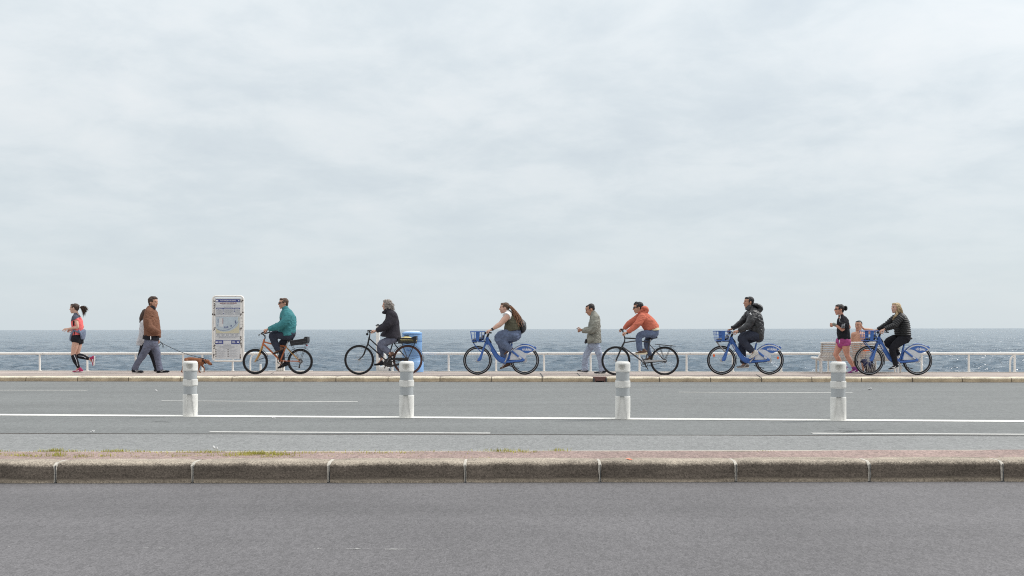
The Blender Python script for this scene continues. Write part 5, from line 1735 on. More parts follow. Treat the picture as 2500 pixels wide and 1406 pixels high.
obj('shirt_label', [g2.t([(1506, 728, -.235, 6, 3), (1507, 772, -.24, 7, 3)], 'flat', 8, 1)], M['letter_white'], p.root)
p.wear('jeans', [t([(1515, 765, 0, 88, 108), (1515, 820, 0, 92, 104)], ('flat', 'round')), t([(1492, 800, -.085, 64), (1448, 900, -.09, 56), (1398, 990, -.09, 49), (1330, 1090, -.09, 42), (1288, 1172, -.09, 41), (1280, 1190, -.09, 41)], ('round', 'flat')),
                 t([(1538, 800, .085, 66), (1570, 900, .09, 54), (1596, 985, .09, 46), (1612, 1090, .09, 41), (1632, 1180, .09, 45), (1636, 1198, .09, 45)], ('round', 'flat'))], 'jean_grey', .011, 2, (.013, 8, 11), seed=9)
p.hair(p.cap_hair(-.14, puff=.02) + [p.E(.22, 0, .40, .17, .24, .12), p.E(.05, 0, .48, .22, .22, .10), p.E(-.2, .05, .44, .2, .2, .12)], 'hair_brown', (.010, 34, 34))
shoe(g2, p.root, (1246, 1226), (1412, 1234), -.09, (1290, 1170), 'shoe_black', 'sole_dark', emblem=1)
shoe(g2, p.root, (1584, 1232), (1770, 1226), .09, (1625, 1180), 'shoe_black', 'sole_dark', emblem=1)
lead_hand = g2.P(1640, 812, .20)

gw = Fig(100, 690, 5.625, 1420, 1228, D=g2.D + .75)
gw.base.z = PZ
p = Person(gw, 'woman in a long pale coat mostly hidden behind the man in the brown jacket', 'skin_pale', 1, (1452, 425, 0), 138, (1432, 500, 0), (1432, 620, 0), (1425, 840, 0),
           [((1420, 560, -.16), (1410, 690, -.2), (1440, 800, -.18)), ((1450, 560, .16), (1460, 690, .2), (1490, 800, .18))],
           [((1420, 850, -.08), (1370, 1000, -.08), (1300, 1180, -.08), (1370, 1216, -.08)), ((1470, 850, .08), (1535, 1000, .08), (1580, 1185, .08), (1655, 1216, .08))], hands=[((1440, 800, -.18), (.2, 0, -1), (0, -1, 0), 1, 30)])
t = gw.t
p.wear('coat', [t([(1436, 505, 0, 36, 60), (1432, 545, 0, 60, 100), (1430, 640, 0, 68, 105), (1412, 740, 0, 68, 110), (1392, 800, 0, 70, 115), (1385, 852, 0, 60, 115)], ('round', 'flat')), t([(1418, 555, -.15, 46), (1404, 690, -.2, 38), (1436, 795, -.18, 30)], ('round', 'flat'))], 'coat_pale', .011, 2, (.014, 9, 7), seed=2)
p.wear('leggings', [t([(1420, 830, 0, 60, 90), (1425, 870, 0, 62, 85)]), t([(1415, 860, -.08, 52), (1372, 990, -.08, 40), (1305, 1170, -.08, 26)], ('round', 'flat')), t([(1465, 860, .08, 52), (1535, 995, .08, 40), (1582, 1175, .08, 26)], ('round', 'flat'))], 'black_knit', .010, 2, (.004, 9, 9))
p.hair(p.cap_hair(-.2) + [tube([(p.h(-.3, -.05, .0), .07), (p.h(-.45, -.08, -.4), .055, .08), (p.h(-.52, -.08, -.85), .035, .06)], 'round', 12, 3)], 'hair_brown', (.010, 30, 14))
shoe(gw, p.root, (1265, 1224), (1400, 1226), -.08, (1300, 1180), 'shoe_black', 'sole_dark')
shoe(gw, p.root, (1555, 1226), (1690, 1224), .08, (1580, 1180), 'shoe_black', 'sole_dark')

# --- the dog on its lead
fd = Fig(430, 870, 8.79, 330, 338)


def dog():
    t, e = fd.t, fd.e
    pr = [t([(215, 62, 0, 44, 50), (300, 55, 0, 50, 52), (400, 68, 0, 54, 54), (500, 100, 0, 72, 58), (555, 130, 0, 66, 52)]),          # trunk: deep chest, tucked belly
          t([(540, 85, 0, 56, 48), (605, 95, 0, 46, 42), (650, 95, 0, 44, 40)]), e(668, 98, 0, 52, 42, 44), t([(680, 112, 0, 36, 30), (735, 142, 0, 26, 24), (762, 158, 0, 19, 20)]), e(770, 150, 0, 10, 12, 8),
          t([(700, 148, 0, 20, 22), (748, 172, 0, 11, 16)])]
    for s in (-1, 1):
        pr.append(t([(655, 72, s * .055, 14, 8), (672, 98, s * .066, 22, 7), (664, 132, s * .062, 16, 6)]))
    # near legs then far legs: hind (hip, knee, hock, paw), front (shoulder, elbow, wrist, paw)
    pr.append(t([(230, 75, -.05, 46, 30), (205, 150, -.055, 32, 24), (150, 195, -.055, 18, 15), (140, 250, -.055, 14, 13), (118, 305, -.055, 13, 12), (118, 322, -.055, 13, 14), (140, 328, -.055, 9, 13)]))
    pr.append(t([(250, 80, .05, 44, 30), (290, 150, .055, 30, 22), (268, 215, .055, 17, 15), (300, 265, .055, 14, 12), (296, 320, .055, 13, 12), (318, 328, .055, 9, 13)]))
    pr.append(t([(510, 110, -.055, 44, 26), (500, 190, -.06, 24, 19), (486, 245, -.06, 17, 15), (492, 300, -.06, 14, 13), (502, 322, -.06, 14, 14), (528, 328, -.06, 9, 13)]))
    pr.append(t([(535, 120, .055, 44, 26), (560, 190, .06, 22, 18), (598, 235, .06, 16, 14), (600, 285, .06, 13, 12), (594, 305, .06, 13, 13), (612, 316, .06, 9, 13)]))
    tl = [(222, 50, 0, 12), (205, 62, .01, 9), (192, 95, .02, 7), (186, 125, .02, 4)]
    pr.append(t(tl))
    root = thing('dog', fd.base, 'small rust brown short haired dog in a black harness on a lead', 'dog')
    z = [(1, lambda u, v, c: (u > 757) & (v < 168)), (1, lambda u, v, c: ((u - 704) ** 2 + ((v - 98) * 1.2) ** 2 < 90) & (np.abs(c[:, 1] - fd.D) > .022))]
    blob('body', pr, [M['dog_coat'], M['dog_dark']], root, .0075, 3, (.003, 20, 20), z, None, fd)
    t2 = [t([(612, 40, 0, 8, 52), (640, 160, 0, 8, 50)], 'flat')]
    V = []
    ring = lambda u0, v0, u1, v1, rad, yy: blob('collar' if u0 > 600 else 'harness_strap', [t([(u0, v0, 0, rad, yy), (u1, v1, 0, rad, yy)], 'flat')], M['black_knit'], root, .007, 1)
    blob('collar', [t([(622, 92, 0, 53, 46), (634, 94, 0, 50, 44)], 'flat')], M['black_knit'], root, .007, 1)
    blob('harness', [t([(570, 88, 0, 62, 52), (584, 90, 0, 60, 50)], 'flat'), t([(588, 32, 0, 10, 12), (500, 38, 0, 8, 12), (450, 30, 0, 8, 12)]), t([(578, 60, -.055, 9, 8), (610, 130, -.05, 9, 8), (640, 150, -.035, 9, 8)])], M['black_knit'], root, .007, 1)


dog()
lead_end = fd.P(592, 34, 0)
ld = [(g2.P(1622, 792, .20), .006), (lead_hand, .006)]
mid = [lead_hand + (lead_end - lead_hand) * k + Vector((0, 0, -.05 * math.sin(math.pi * k))) for k in (.25, .5, .75)]
o = obj('dog_lead', [tube([(g2.P(1618, 790, .20), .007), (lead_hand, .007)] + [(q, .006) for q in mid] + [(lead_end, .006)], 'round', 8, 4),
                     tube([(g2.P(1640, 800, .2), .006), (g2.P(1655, 830, .2), .006), (g2.P(1635, 850, .2), .006), (g2.P(1618, 875, .2), .006)], 'round', 8, 4),
                     tube([(g2.P(1660, 815, .2), .006), (g2.P(1672, 850, .2), .006), (g2.P(1668, 880, .2), .005)], 'round', 8, 4), tube([(g2.P(1662, 815, .19), .005), (g2.P(1682, 860, .19), .005), (g2.P(1690, 892, .19), .005)], 'round', 8, 4)],
        M['black_plastic'], None, True, None, origin=lead_hand)
tag(o, 'black lead running from the hand of the man in brown down to the dog', 'dog lead')


# 3 --- teal rider
f = Fig(490, 700, 6.113, 1150, 1302, D=f2.D)
p = Person(f, 'cyclist in a teal jacket, jeans and dark glasses on the orange bicycle', 'skin_tan', -1, (1236, 243, 0), 160, (1262, 335, 0), (1292, 450, 0), (1325, 690, 0),
           [((1300, 425, -.19), (1225, 570, -.25), (1008, 628, -.26)), ((1285, 425, .19), (1190, 560, .24), (1010, 622, .25))],
           [((1315, 715, -.1), (1062, 700, -.11), (1168, 940, -.11), (1105, 985, -.11)), ((1315, 725, .1), (1200, 850, .11), (1215, 1110, .11), (1170, 1190, .11))],
           tilt=0, yaw=28, male=True, hands=[((1000, 628, -.26), (-1, .1, -.35), (0, -.4, 1), 1, 55), ((1004, 624, .25), (-1, -.1, -.35), (0, .4, 1), -1, 55)])
t = f.t
p.wear('jacket', [t([(1262, 318, 0, 46, 60), (1275, 365, 0, 82, 108), (1292, 440, 0, 118, 132), (1308, 520, 0, 122, 136), (1310, 610, 0, 112, 138), (1306, 680, 0, 108, 142), (1308, 722, 0, 102, 146)], ('round', 'flat')),
                  t([(1300, 415, -.17, 74, 52), (1250, 525, -.235, 64), (1170, 585, -.26, 52), (1012, 628, -.262, 34)], ('round', 'flat')), t([(1285, 415, .17, 70, 52), (1220, 540, .225, 58), (1012, 624, .252, 34)], ('round', 'flat')),
                  t([(1280, 660, -.05, 50, 80), (1180, 672, -.08, 42, 66), (1112, 668, -.09, 22, 50)])], 'teal', .011, 2, (.014, 8, 12), seed=12)
p.wear('collar', [t([(1262, 335, 0, 44, 66), (1262, 300, 0, 50, 60)], 'flat')], 'teal', .010, 2, (.005, 10, 10))
obj('jacket_badge', [f.t([(1190, 468, -.20, 14, 4), (1205, 470, -.20, 14, 4)], 'round', 8, 1)], M['alloy_dark'], p.root)
p.wear('jeans', [t([(1325, 690, 0, 95, 125), (1320, 725, 0, 80, 118)]), t([(1310, 722, -.095, 72, 66), (1180, 708, -.105, 66, 62), (1072, 712, -.11, 56), (1105, 820, -.11, 55), (1150, 925, -.11, 46), (1155, 945, -.11, 46)], ('round', 'flat')),
                 t([(1310, 728, .095, 70, 62), (1250, 800, .105, 62, 58), (1205, 870, .11, 54), (1208, 980, .11, 46), (1215, 1085, .11, 44)], ('round', 'flat'))], 'jean_dark', .011, 2, (.010, 8, 10), seed=5)
p.hair(p.cap_hair(-.12) + [p.E(.2, 0, .42, .16, .22, .09)], 'hair_short', (.008, 40, 30))
gl = [p.h(.38, s * .13, .04) for s in (-1, 1)]
obj('sunglasses', [ell(q, .022, .027, .019) for q in gl] + [tube([(gl[0], .005), (p.h(.42, 0, .06), .005), (gl[1], .005)], 'round', 6, 2)] + [tube([(p.h(.34, s * .22, .06), .005), (p.h(0, s * .335, .05), .004)], 'round', 6, 1) for s in (-1, 1)], M['black_plastic'], p.root)
shoe(f, p.root, (1245, 942), (1078, 1012), -.11, (1168, 925), 'shoe_brown', 'sole_dark')
shoe(f, p.root, (1322, 1160), (1150, 1222), .11, (1225, 1100), 'shoe_black', 'sole_dark')

# 4 --- grey haired rider in the dark coat
f = Fig(800, 700, 6.113, 830, 1306, D=f3.D)
p = Person(f, 'cyclist with wavy grey hair in a dark coat on the black step-through bicycle', 'skin_pale', -1, (885, 268, 0), 150, (920, 350, 0), (960, 470, 0), (985, 725, 0),
           [((965, 420, -.18), (885, 565, -.24), (720, 652, -.27)), ((945, 420, .18), (860, 560, .22), (722, 648, .27))],
           [((985, 750, -.1), (785, 845, -.11), (925, 985, -.13), (965, 1035, -.14)), ((985, 755, .1), (775, 880, .1), (805, 1075, .1), (725, 1150, .1))],
           hands=[((718, 652, -.27), (-1, .1, .05), (0, -.3, 1), 1, 60), ((720, 649, .27), (-1, -.1, .05), (0, .3, 1), -1, 60)])
t = f.t
p.wear('coat', [t([(915, 345, 0, 48, 66), (935, 385, 0, 74, 104), (955, 450, 0, 96, 124), (965, 540, 0, 106, 126), (960, 640, 0, 122, 132), (943, 752, 0, 166, 150)], ('round', 'flat')),
                t([(965, 415, -.16, 66, 50), (895, 550, -.235, 58), (820, 610, -.26, 48), (724, 652, -.268, 32)], ('round', 'flat')), t([(945, 415, .16, 62, 50), (870, 550, .22, 52), (726, 648, .268, 32)], ('round', 'flat'))], 'coat_dark', .011, 2, (.012, 8, 8), seed=21)
p.wear('scarf', [t([(905, 360, 0, 48, 62), (895, 338, 0, 46, 56)]), t([(850, 372, -.02, 34, 44), (828, 374, -.02, 20, 30)])], 'coat_dark', .010, 2, (.012, 14, 14))
p.wear('jeans', [t([(985, 728, 0, 95, 125), (985, 762, 0, 78, 112)]), t([(980, 762, -.095, 68, 64), (880, 810, -.105, 62, 58), (790, 850, -.11, 52), (855, 920, -.12, 50), (922, 975, -.13, 42)], ('round', 'flat')),
                 t([(980, 765, .095, 66, 60), (870, 820, .1, 60, 56), (782, 885, .1, 50), (790, 960, .1, 46), (798, 1048, .1, 38)], ('round', 'flat'))], 'jean_grey', .011, 2, (.010, 8, 10), seed=8)
p.hair(p.cap_hair(-.3, puff=.06) + [p.E(-.30, 0, -.25, .32, .38, .36), p.E(-.45, 0, -.1, .2, .26, .36), p.E(.05, .30, -.1, .18, .10, .34), p.E(.05, -.30, -.1, .18, .10, .34), p.E(.1, 0, .42, .25, .28, .12), p.E(-.38, -.1, .05, .18, .2, .3)], 'hair_grey', (.022, 26, 26), .009, 1)
rd = random.Random(7)
st = []
for i in range(130):
    a = rd.uniform(-1, 1)
    q = p.h(-.25 + rd.uniform(-.2, .3), a * .33, rd.uniform(-.1, .3))
    dr = Vector((rd.uniform(-.01, .10), rd.gauss(0, .02), -rd.uniform(.06, .17)))
    st.append([q, q + dr * .5 + Vector((rd.uniform(0, .03), 0, .01)), q + dr])
strands(p.root, st, .005, .002, 'hair_grey', 'hair_lock')
shoe(f, p.root, (1005, 1012), (905, 1062), -.135, (925, 985), 'shoe_brown', 'sole_dark', h=.05, w=.04)
shoe(f, p.root, (845, 1160), (690, 1172), .1, (805, 1080), 'shoe_black', 'sole_dark', h=.055)

# 5 --- woman in the olive top
f = Fig(1090, 710, 6.393, 900, 1301, D=f4.D)
p = Person(f, 'cyclist with a long auburn ponytail, white sleeves and an olive vest on a blue bicycle', 'skin_pale', -1, (908, 262, 0), 172, (955, 340, 0), (1010, 450, 0), (1060, 650, 0),
           [((960, 385, -.19), (845, 510, -.24), (695, 604, -.27)), ((945, 385, .19), (840, 505, .23), (700, 600, .27))],
           [((1070, 680, -.11), (810, 720, -.12), (985, 905, -.12), (940, 960, -.12)), ((1070, 690, .11), (870, 830, .11), (900, 1120, .11), (860, 1190, .11))],
           hands=[((690, 606, -.27), (-1, .12, -.2), (0, -.3, 1), 1, 60), ((694, 602, .27), (-1, -.12, -.2), (0, .3, 1), -1, 60)], jowl=.02, fat=1.25, limb=(1.42, .85), rs=1.1)
t = f.t
p.wear('vest', [t([(975, 345, 0, 50, 80), (985, 390, 0, 72, 118), (1008, 460, 0, 104, 138), (1028, 530, 0, 128, 146), (1032, 590, 0, 136, 150), (1034, 622, 0, 130, 148)], ('round', 'flat'))], 'olive', .011, 2, (.010, 6, 12), seed=3)
p.wear('white_tee', [t([(955, 325, 0, 44, 66), (968, 352, 0, 58, 92), (975, 375, 0, 62, 104)]), t([(970, 360, -.14, 58, 50), (940, 392, -.20, 72, 66)], ('round', 'flat')), t([(960, 360, .14, 56, 50), (930, 395, .20, 70, 66)], ('round', 'flat'))], 'white_cloth', .010, 2, (.006, 12, 10))
p.wear('jeans', [t([(1048, 612, 0, 128, 150), (1050, 665, 0, 124, 152)], ('flat', 'round')), t([(1060, 680, -.10, 96, 86), (930, 688, -.115, 98, 84), (825, 725, -.12, 84, 80), (880, 810, -.12, 78, 72), (965, 880, -.12, 60), (1012, 912, -.12, 54)], ('round', 'flat')),
                 t([(1060, 690, .10, 92, 80), (930, 760, .11, 84, 76), (868, 830, .11, 70), (885, 920, .11, 58), (892, 1000, .11, 52), (905, 1120, .11, 46)], ('round', 'flat'))], 'jean_blue', .011, 2, (.013, 7, 11), seed=15)
p.wear('belt', [t([(1046, 606, 0, 130, 151), (1048, 620, 0, 131, 153)], 'flat')], 'coat_dark', .010, 1, None)
p.hair(p.cap_hair(-.05), 'hair_crown', (.006, 30, 30))
obj('hair_clip', [ell(p.h(-.02, -.375, .22), .006, .004, .022)], M['alloy'], p.root)
obj('scrunchie', [torus(p.h(-.50, 0, .14), .022, .014, 20, 8, ry=.024)], M['black_knit'], p.root)
rd = random.Random(5)
st = []
for i in range(190):
    q = rd.uniform(-1, 1)
    L_ = rd.uniform(.7, 1.0)
    yy = rd.gauss(0, .045)
    pts = []
    for k in range(9):
        z = k / 8 * L_
        cu_ = 1000 + 128 * z + 42 * math.sin(min(z * 3, 1.57)) + q * (16 + 46 * min(1, z * 1.6)) * (1 - .35 * max(0, z - .75) * 4)
        cv_ = 228 + 330 * z + q * q * 6
        wob = 7 * math.sin(z * 21 + i)
        pts.append(f.P(cu_ + wob, cv_, yy * (1 + z) + .012 * math.cos(z * 21 + i) - .015 * z))
    st.append(pts)
strands(p.root, st, .0075, .004, 'hair_auburn', 'ponytail', 5, 2)
for s, w in ((-1, (700, 602, -.27)),):
    d = (f.P(845, 510, -.24) - f.P(*w)).normalized()
    c = f.P(*w) + d * .03
    obj('wristband', [cyl(c - d * .018, c + d * .018, .036, 16)], M['black_plastic'], p.root, True, 40)
obj('watch', [cyl(c + d * .045, c + d * .07, .037, 16)], M['black_plastic'], p.root, True, 40)
obj('necklace', [torus(f.P(948, 322), .060, .003, 24, 6, ry=.06)], M['black_plastic'], p.root) if False else None
shoe(f, p.root, (1050, 890), (902, 1000), -.12, (985, 890), 'shoe_brown', 'shoe_brown', h=.055)
shoe(f, p.root, (1012, 1150), (832, 1222), .11, (900, 1110), 'shoe_brown', 'shoe_brown', h=.06)
bp_ = thing('backpack', f.P(1190, 630, 0), 'dark grey backpack on the back of the woman with the auburn ponytail', 'backpack')
sh = blob('bag_body', [t([(1140, 440, 0, 40, 80), (1175, 500, 0, 62, 100), (1192, 560, 0, 56, 104), (1190, 610, 0, 40, 90), (1180, 635, 0, 22, 60)])], M['black_shine'], bp_, .010, 2, (.012, 8, 16), None, None, f, 5)
blob('pocket', [t([(1220, 540, 0, 26, 70), (1212, 605, 0, 24, 66)])], M['black_shine'], bp_, .009, 2, (.005, 14, 14))
for s in (-1, 1):
    obj('shoulder_strap', [f.t([(1130, 440, s * .10, 10, 22), (1060, 375, s * .13, 9, 22), (985, 372, s * .155, 9, 20), (930, 440, s * .16, 8, 18), (925, 520, s * .17, 8, 16)], 'round', 10, 4)], M['coat_dark'], bp_) if s > 0 else None

# 6 --- man looking at his phone
f = Fig(1380, 710, 6.39, 450, 1285)
p = Person(f, 'man in a grey field jacket and pale jeans walking while looking at a phone', 'skin_brown', -1, (392, 285, 0), 172, (425, 355, 0), (450, 480, 0), (445, 790, 0),
           [((475, 425, -.19), (458, 580, -.24), (268, 612, -.16)), ((455, 425, .19), (425, 585, .22), (275, 598, .06))],
           [((430, 815, .09), (325, 985, .09), (300, 1222, .09), (225, 1250, .09)), ((465, 815, -.09), (530, 990, -.09), (580, 1228, -.09), (490, 1262, -.09))],
           tilt=22, male=True, hands=[((265, 612, -.16), (-1, .35, .12), (0, -.6, -.8), -1, 40), ((272, 598, .06), (-1, -.1, .05), (0, .4, .9), -1, 45)])
t = f.t
p.wear('jacket', [t([(432, 340, 0, 46, 62), (448, 372, 0, 62, 100), (462, 430, 0, 84, 126), (456, 540, 0, 96, 132), (452, 660, 0, 106, 136), (446, 750, 0, 116, 142), (448, 806, 0, 118, 146)], ('round', 'flat')),
                  t([(472, 412, -.17, 68, 52), (462, 520, -.225, 64), (440, 595, -.235, 54), (350, 612, -.20, 44), (268, 613, -.162, 36)], ('round', 'flat')), t([(455, 412, .17, 62, 52), (430, 560, .21, 54), (300, 602, .08, 36)], ('round', 'flat'))],
       'field_jacket', .010, 1, (.018, 10, 12), seed=31)
p.wear('collar', [t([(428, 378, 0, 40, 70), (440, 340, 0, 46, 66)], 'flat'), t([(395, 400, -.06, 18, 22), (420, 358, -.075, 20, 14)])], 'field_jacket', .009, 1, (.005, 12, 12))
obj('shirt_collar', [f.t([(398, 372, -.06, 8, 8), (425, 345, -.075, 7, 8), (450, 322, -.06, 6, 8)], 'round', 8, 3)], M['cream'], p.root)
pk = p.wear('jacket_pocket', [t([(385, 690, -.215, 14, 10), (395, 730, -.222, 50, 10), (400, 780, -.228, 48, 10)])], 'field_jacket', .008, 2, (.005, 16, 16))
p.wear('jacket_flap', [t([(330, 760, .02, 22, 60), (312, 812, .03, 14, 60)], ('round', 'flat'))], 'coat_dark', .010, 2, (.006, 12, 8))
p.wear('jeans', [t([(445, 785, 0, 88, 108), (448, 825, 0, 84, 100)], ('flat', 'round')), t([(428, 815, .08, 62), (370, 910, .09, 58), (328, 1000, .09, 50), (308, 1120, .09, 48), (304, 1215, .09, 50), (302, 1235, .09, 50)], ('round', 'flat')),
                 t([(468, 815, -.08, 62), (505, 910, -.09, 58), (535, 1000, -.09, 52), (560, 1120, -.09, 48), (578, 1215, -.09, 52), (584, 1245, -.09, 52)], ('round', 'flat'))], 'jean_light', .010, 1, (.015, 9, 12), seed=17)
p.hair([p.E(-.13, 0, .21, .36, .34, .315), p.E(-.25, 0, .02, .19, .26, .22), p.E(.02, .28, .16, .10, .055, .14), p.E(.02, -.28, .16, .10, .055, .14), p.E(.12, 0, .38, .19, .24, .10)], 'hair_dark', (.003, 60, 60))
shoe(f, p.root, (355, 1272), (178, 1255), .09, (310, 1215), 'shoe_black', emblem=1, h=.07)
shoe(f, p.root, (635, 1285), (442, 1287), -.09, (580, 1225), 'shoe_black', emblem=1, h=.07)
ph = thing('phone', f.P(215, 592, -.07), 'dark mobile phone in the hands of the man in the grey field jacket', 'phone')
A_, B_ = f.P(182, 583, -.07), f.P(250, 606, -.07)
dq = (B_ - A_).normalized()
Rm = Matrix.Rotation(-math.atan2(dq.z, dq.x), 3, 'Y')
obj('case', [box((A_ + B_) / 2, ((B_ - A_).length * 1.25, .07, .010), .003, Rm)], M['black_plastic'], ph, True, 30)
obj('glass', [box((A_ + B_) / 2 + Rm @ Vector((0, 0, .0062)), ((B_ - A_).length * 1.15, .062, .002), 0, Rm)], M['screen'], ph, False)

# 7 --- orange hoodie
f = Fig(1380, 710, 6.39, 1180, 1304, D=f5b.D)
p = Person(f, 'cyclist in an orange hooded top and jeans on the dark grey city bicycle', 'skin_tan', -1, (1138, 258, 0), 172, (1170, 335, 0), (1235, 440, 0), (1385, 640, 0),
           [((1195, 410, -.18), (1085, 560, -.24), (968, 640, -.26)), ((1165, 405, .18), (985, 515, .24), (915, 585, .26))],
           [((1375, 660, -.1), (1150, 690, -.11), (1165, 925, -.13), (1110, 975, -.13)), ((1375, 670, .1), (1260, 800, .1), (1325, 1020, .1), (1270, 1060, .1))],
           tilt=6, hands=[((962, 643, -.26), (-1, .1, -.2), (0, -.3, 1), 1, 60), ((912, 588, .26), (-1, -.1, -.1), (0, .3, 1), -1, 60)], limb=(.9, .8))
t = f.t
p.wear('hoodie', [t([(1178, 325, 0, 48, 64), (1205, 370, 0, 80, 104), (1250, 440, 0, 106, 124), (1305, 510, 0, 118, 122), (1342, 560, 0, 118, 124), (1352, 592, 0, 112, 126)], ('round', 'flat')),
                  t([(1200, 400, -.16, 66, 50), (1110, 530, -.235, 54), (970, 640, -.26, 32)], ('round', 'flat')), t([(1165, 395, .16, 62, 50), (1000, 505, .235, 50), (918, 582, .26, 32)], ('round', 'flat'))], 'orange_cloth', .011, 2, (.012, 9, 12), seed=41)
p.wear('hood', [t([(1195, 255, 0, 28, 70), (1245, 268, 0, 44, 84), (1265, 300, 0, 38, 70), (1225, 345, 0, 40, 80)]), t([(1150, 330, 0, 24, 56), (1190, 300, 0, 34, 76)])], 'orange_cloth', .010, 2, (.008, 12, 12))
p.wear('shirt_tail', [t([(1385, 570, 0, 82, 118), (1388, 612, 0, 84, 122)], 'flat')], 'cream', .010, 1, (.005, 12, 10))
p.wear('jeans', [t([(1380, 615, 0, 84, 116), (1370, 665, 0, 80, 115)]), t([(1370, 660, -.095, 64, 60), (1260, 660, -.105, 58, 56), (1158, 690, -.11, 52), (1150, 790, -.12, 50), (1162, 905, -.13, 46), (1165, 925, -.13, 46)], ('round', 'flat')),
                 t([(1370, 670, .095, 62, 58), (1300, 740, .1, 54, 52), (1268, 815, .1, 48), (1295, 920, .1, 42), (1325, 1010, .1, 36)], ('round', 'flat'))], 'jean_blue', .011, 2, (.010, 8, 10), seed=25)
p.hair(p.cap_hair(-.16, puff=.01) + [p.E(.12, 0, .46, .18, .2, .12), p.E(-.25, 0, .30, .22, .24, .2), p.E(-.35, 0, .05, .2, .2, .2)], 'hair_black', (.010, 30, 30))
gl = [p.h(.38, s * .13, .04) for s in (-1, 1)]
obj('sunglasses', [ell(q, .022, .027, .017) for q in gl] + [tube([(p.h(.34, s * .22, .06), .005), (p.h(0, s * .335, .05), .004)], 'round', 6, 1) for s in (-1, 1)] + [tube([(gl[0], .005), (gl[1], .005)], 'round', 6, 1)], M['black_plastic'], p.root)
shoe(f, p.root, (1278, 975), (1088, 985), -.13, (1165, 920), 'shoe_brown', 'cream', h=.06, thick=.03)
shoe(f, p.root, (1375, 1050), (1235, 1095), .1, (1325, 1015), 'shoe_brown', 'cream', h=.06)

# 8 --- man in the black hooded jacket
f = Fig(1690, 700, 6.112, 800, 1306, D=f6.D)
p = Person(f, 'cyclist in a black hooded jacket and white trainers on a blue bicycle', 'skin_brown', -1, (845, 226, 0), 168, (872, 305, 0), (925, 440, 0), (985, 720, 0),
           [((920, 395, -.19), (850, 560, -.25), (695, 645, -.29)), ((860, 400, .19), (710, 540, .26), (590, 622, .28))],
           [((975, 725, -.11), (715, 745, -.12), (915, 955, -.12), (870, 1030, -.12)), ((970, 735, .11), (740, 840, .11), (770, 1140, .11), (700, 1185, .11))],
           tilt=-2, yaw=6, male=True, hands=[((690, 648, -.29), (-1, .1, -.25), (0, -.5, .9), 1, 40), ((586, 626, .28), (-1, -.1, -.2), (0, .3, 1), -1, 60)])
t = f.t
p.wear('jacket', [t([(868, 300, 0, 50, 66), (895, 345, 0, 84, 104), (920, 420, 0, 112, 132), (945, 520, 0, 116, 138), (965, 620, 0, 104, 138), (985, 700, 0, 86, 138), (1000, 762, 0, 62, 130)], ('round', 'round')),
                  t([(915, 385, -.17, 78, 54), (880, 490, -.23, 66), (830, 575, -.26, 56), (755, 620, -.28, 44), (694, 648, -.29, 36)], ('round', 'flat')), t([(860, 390, .17, 66, 54), (735, 520, .25, 50), (596, 618, .28, 34)], ('round', 'flat')),
                  t([(900, 600, -.05, 70, 90), (900, 650, -.05, 60, 90)])], 'black_shine', .010, 1, (.018, 9, 12), seed=51)
p.wear('collar', [t([(828, 345, 0, 44, 70), (850, 300, 0, 48, 66), (868, 270, 0, 44, 62)], 'flat')], 'black_shine', .010, 1, (.006, 12, 12))
p.wear('hood', [t([(890, 262, 0, 20, 66), (950, 268, 0, 34, 86), (1005, 300, 0, 42, 80), (1010, 335, 0, 38, 66), (970, 352, 0, 40, 70)])], 'black_shine', .010, 1, (.010, 12, 12), seed=7)
obj('sleeve_badge', [f.e(868, 392, -.285, 11, 4, 13), f.e(878, 408, -.285, 8, 4, 5)], M['letter_white'], p.root)
p.wear('trousers', [t([(985, 690, 0, 80, 120), (975, 735, 0, 80, 118)]), t([(970, 728, -.10, 76, 70), (850, 715, -.115, 72, 66), (735, 755, -.12, 62), (800, 855, -.12, 58), (885, 945, -.12, 50), (898, 960, -.12, 50)], ('round', 'flat')),
                    t([(970, 738, .10, 72, 66), (850, 780, .11, 64, 60), (742, 850, .11, 56), (755, 980, .11, 50), (765, 1140, .11, 46)], ('round', 'flat'))], 'jean_dark', .011, 2, (.013, 8, 11), seed=52)
p.hair([p.E(-.11, 0, .20, .365, .345, .335), p.E(-.25, 0, .0, .19, .265, .22), p.E(.17, 0, .35, .21, .27, .14), p.E(.06, .29, .12, .08, .055, .16), p.E(.06, -.29, .12, .08, .055, .16)], 'hair_black', (.005, 50, 50))
shoe(f, p.root, (992, 985), (852, 1078), -.12, (915, 940), 'shoe_white', 'sole_white', h=.08, w=.048)
shoe(f, p.root, (850, 1202), (655, 1212), .11, (775, 1140), 'shoe_grey', 'sole_white', h=.072)

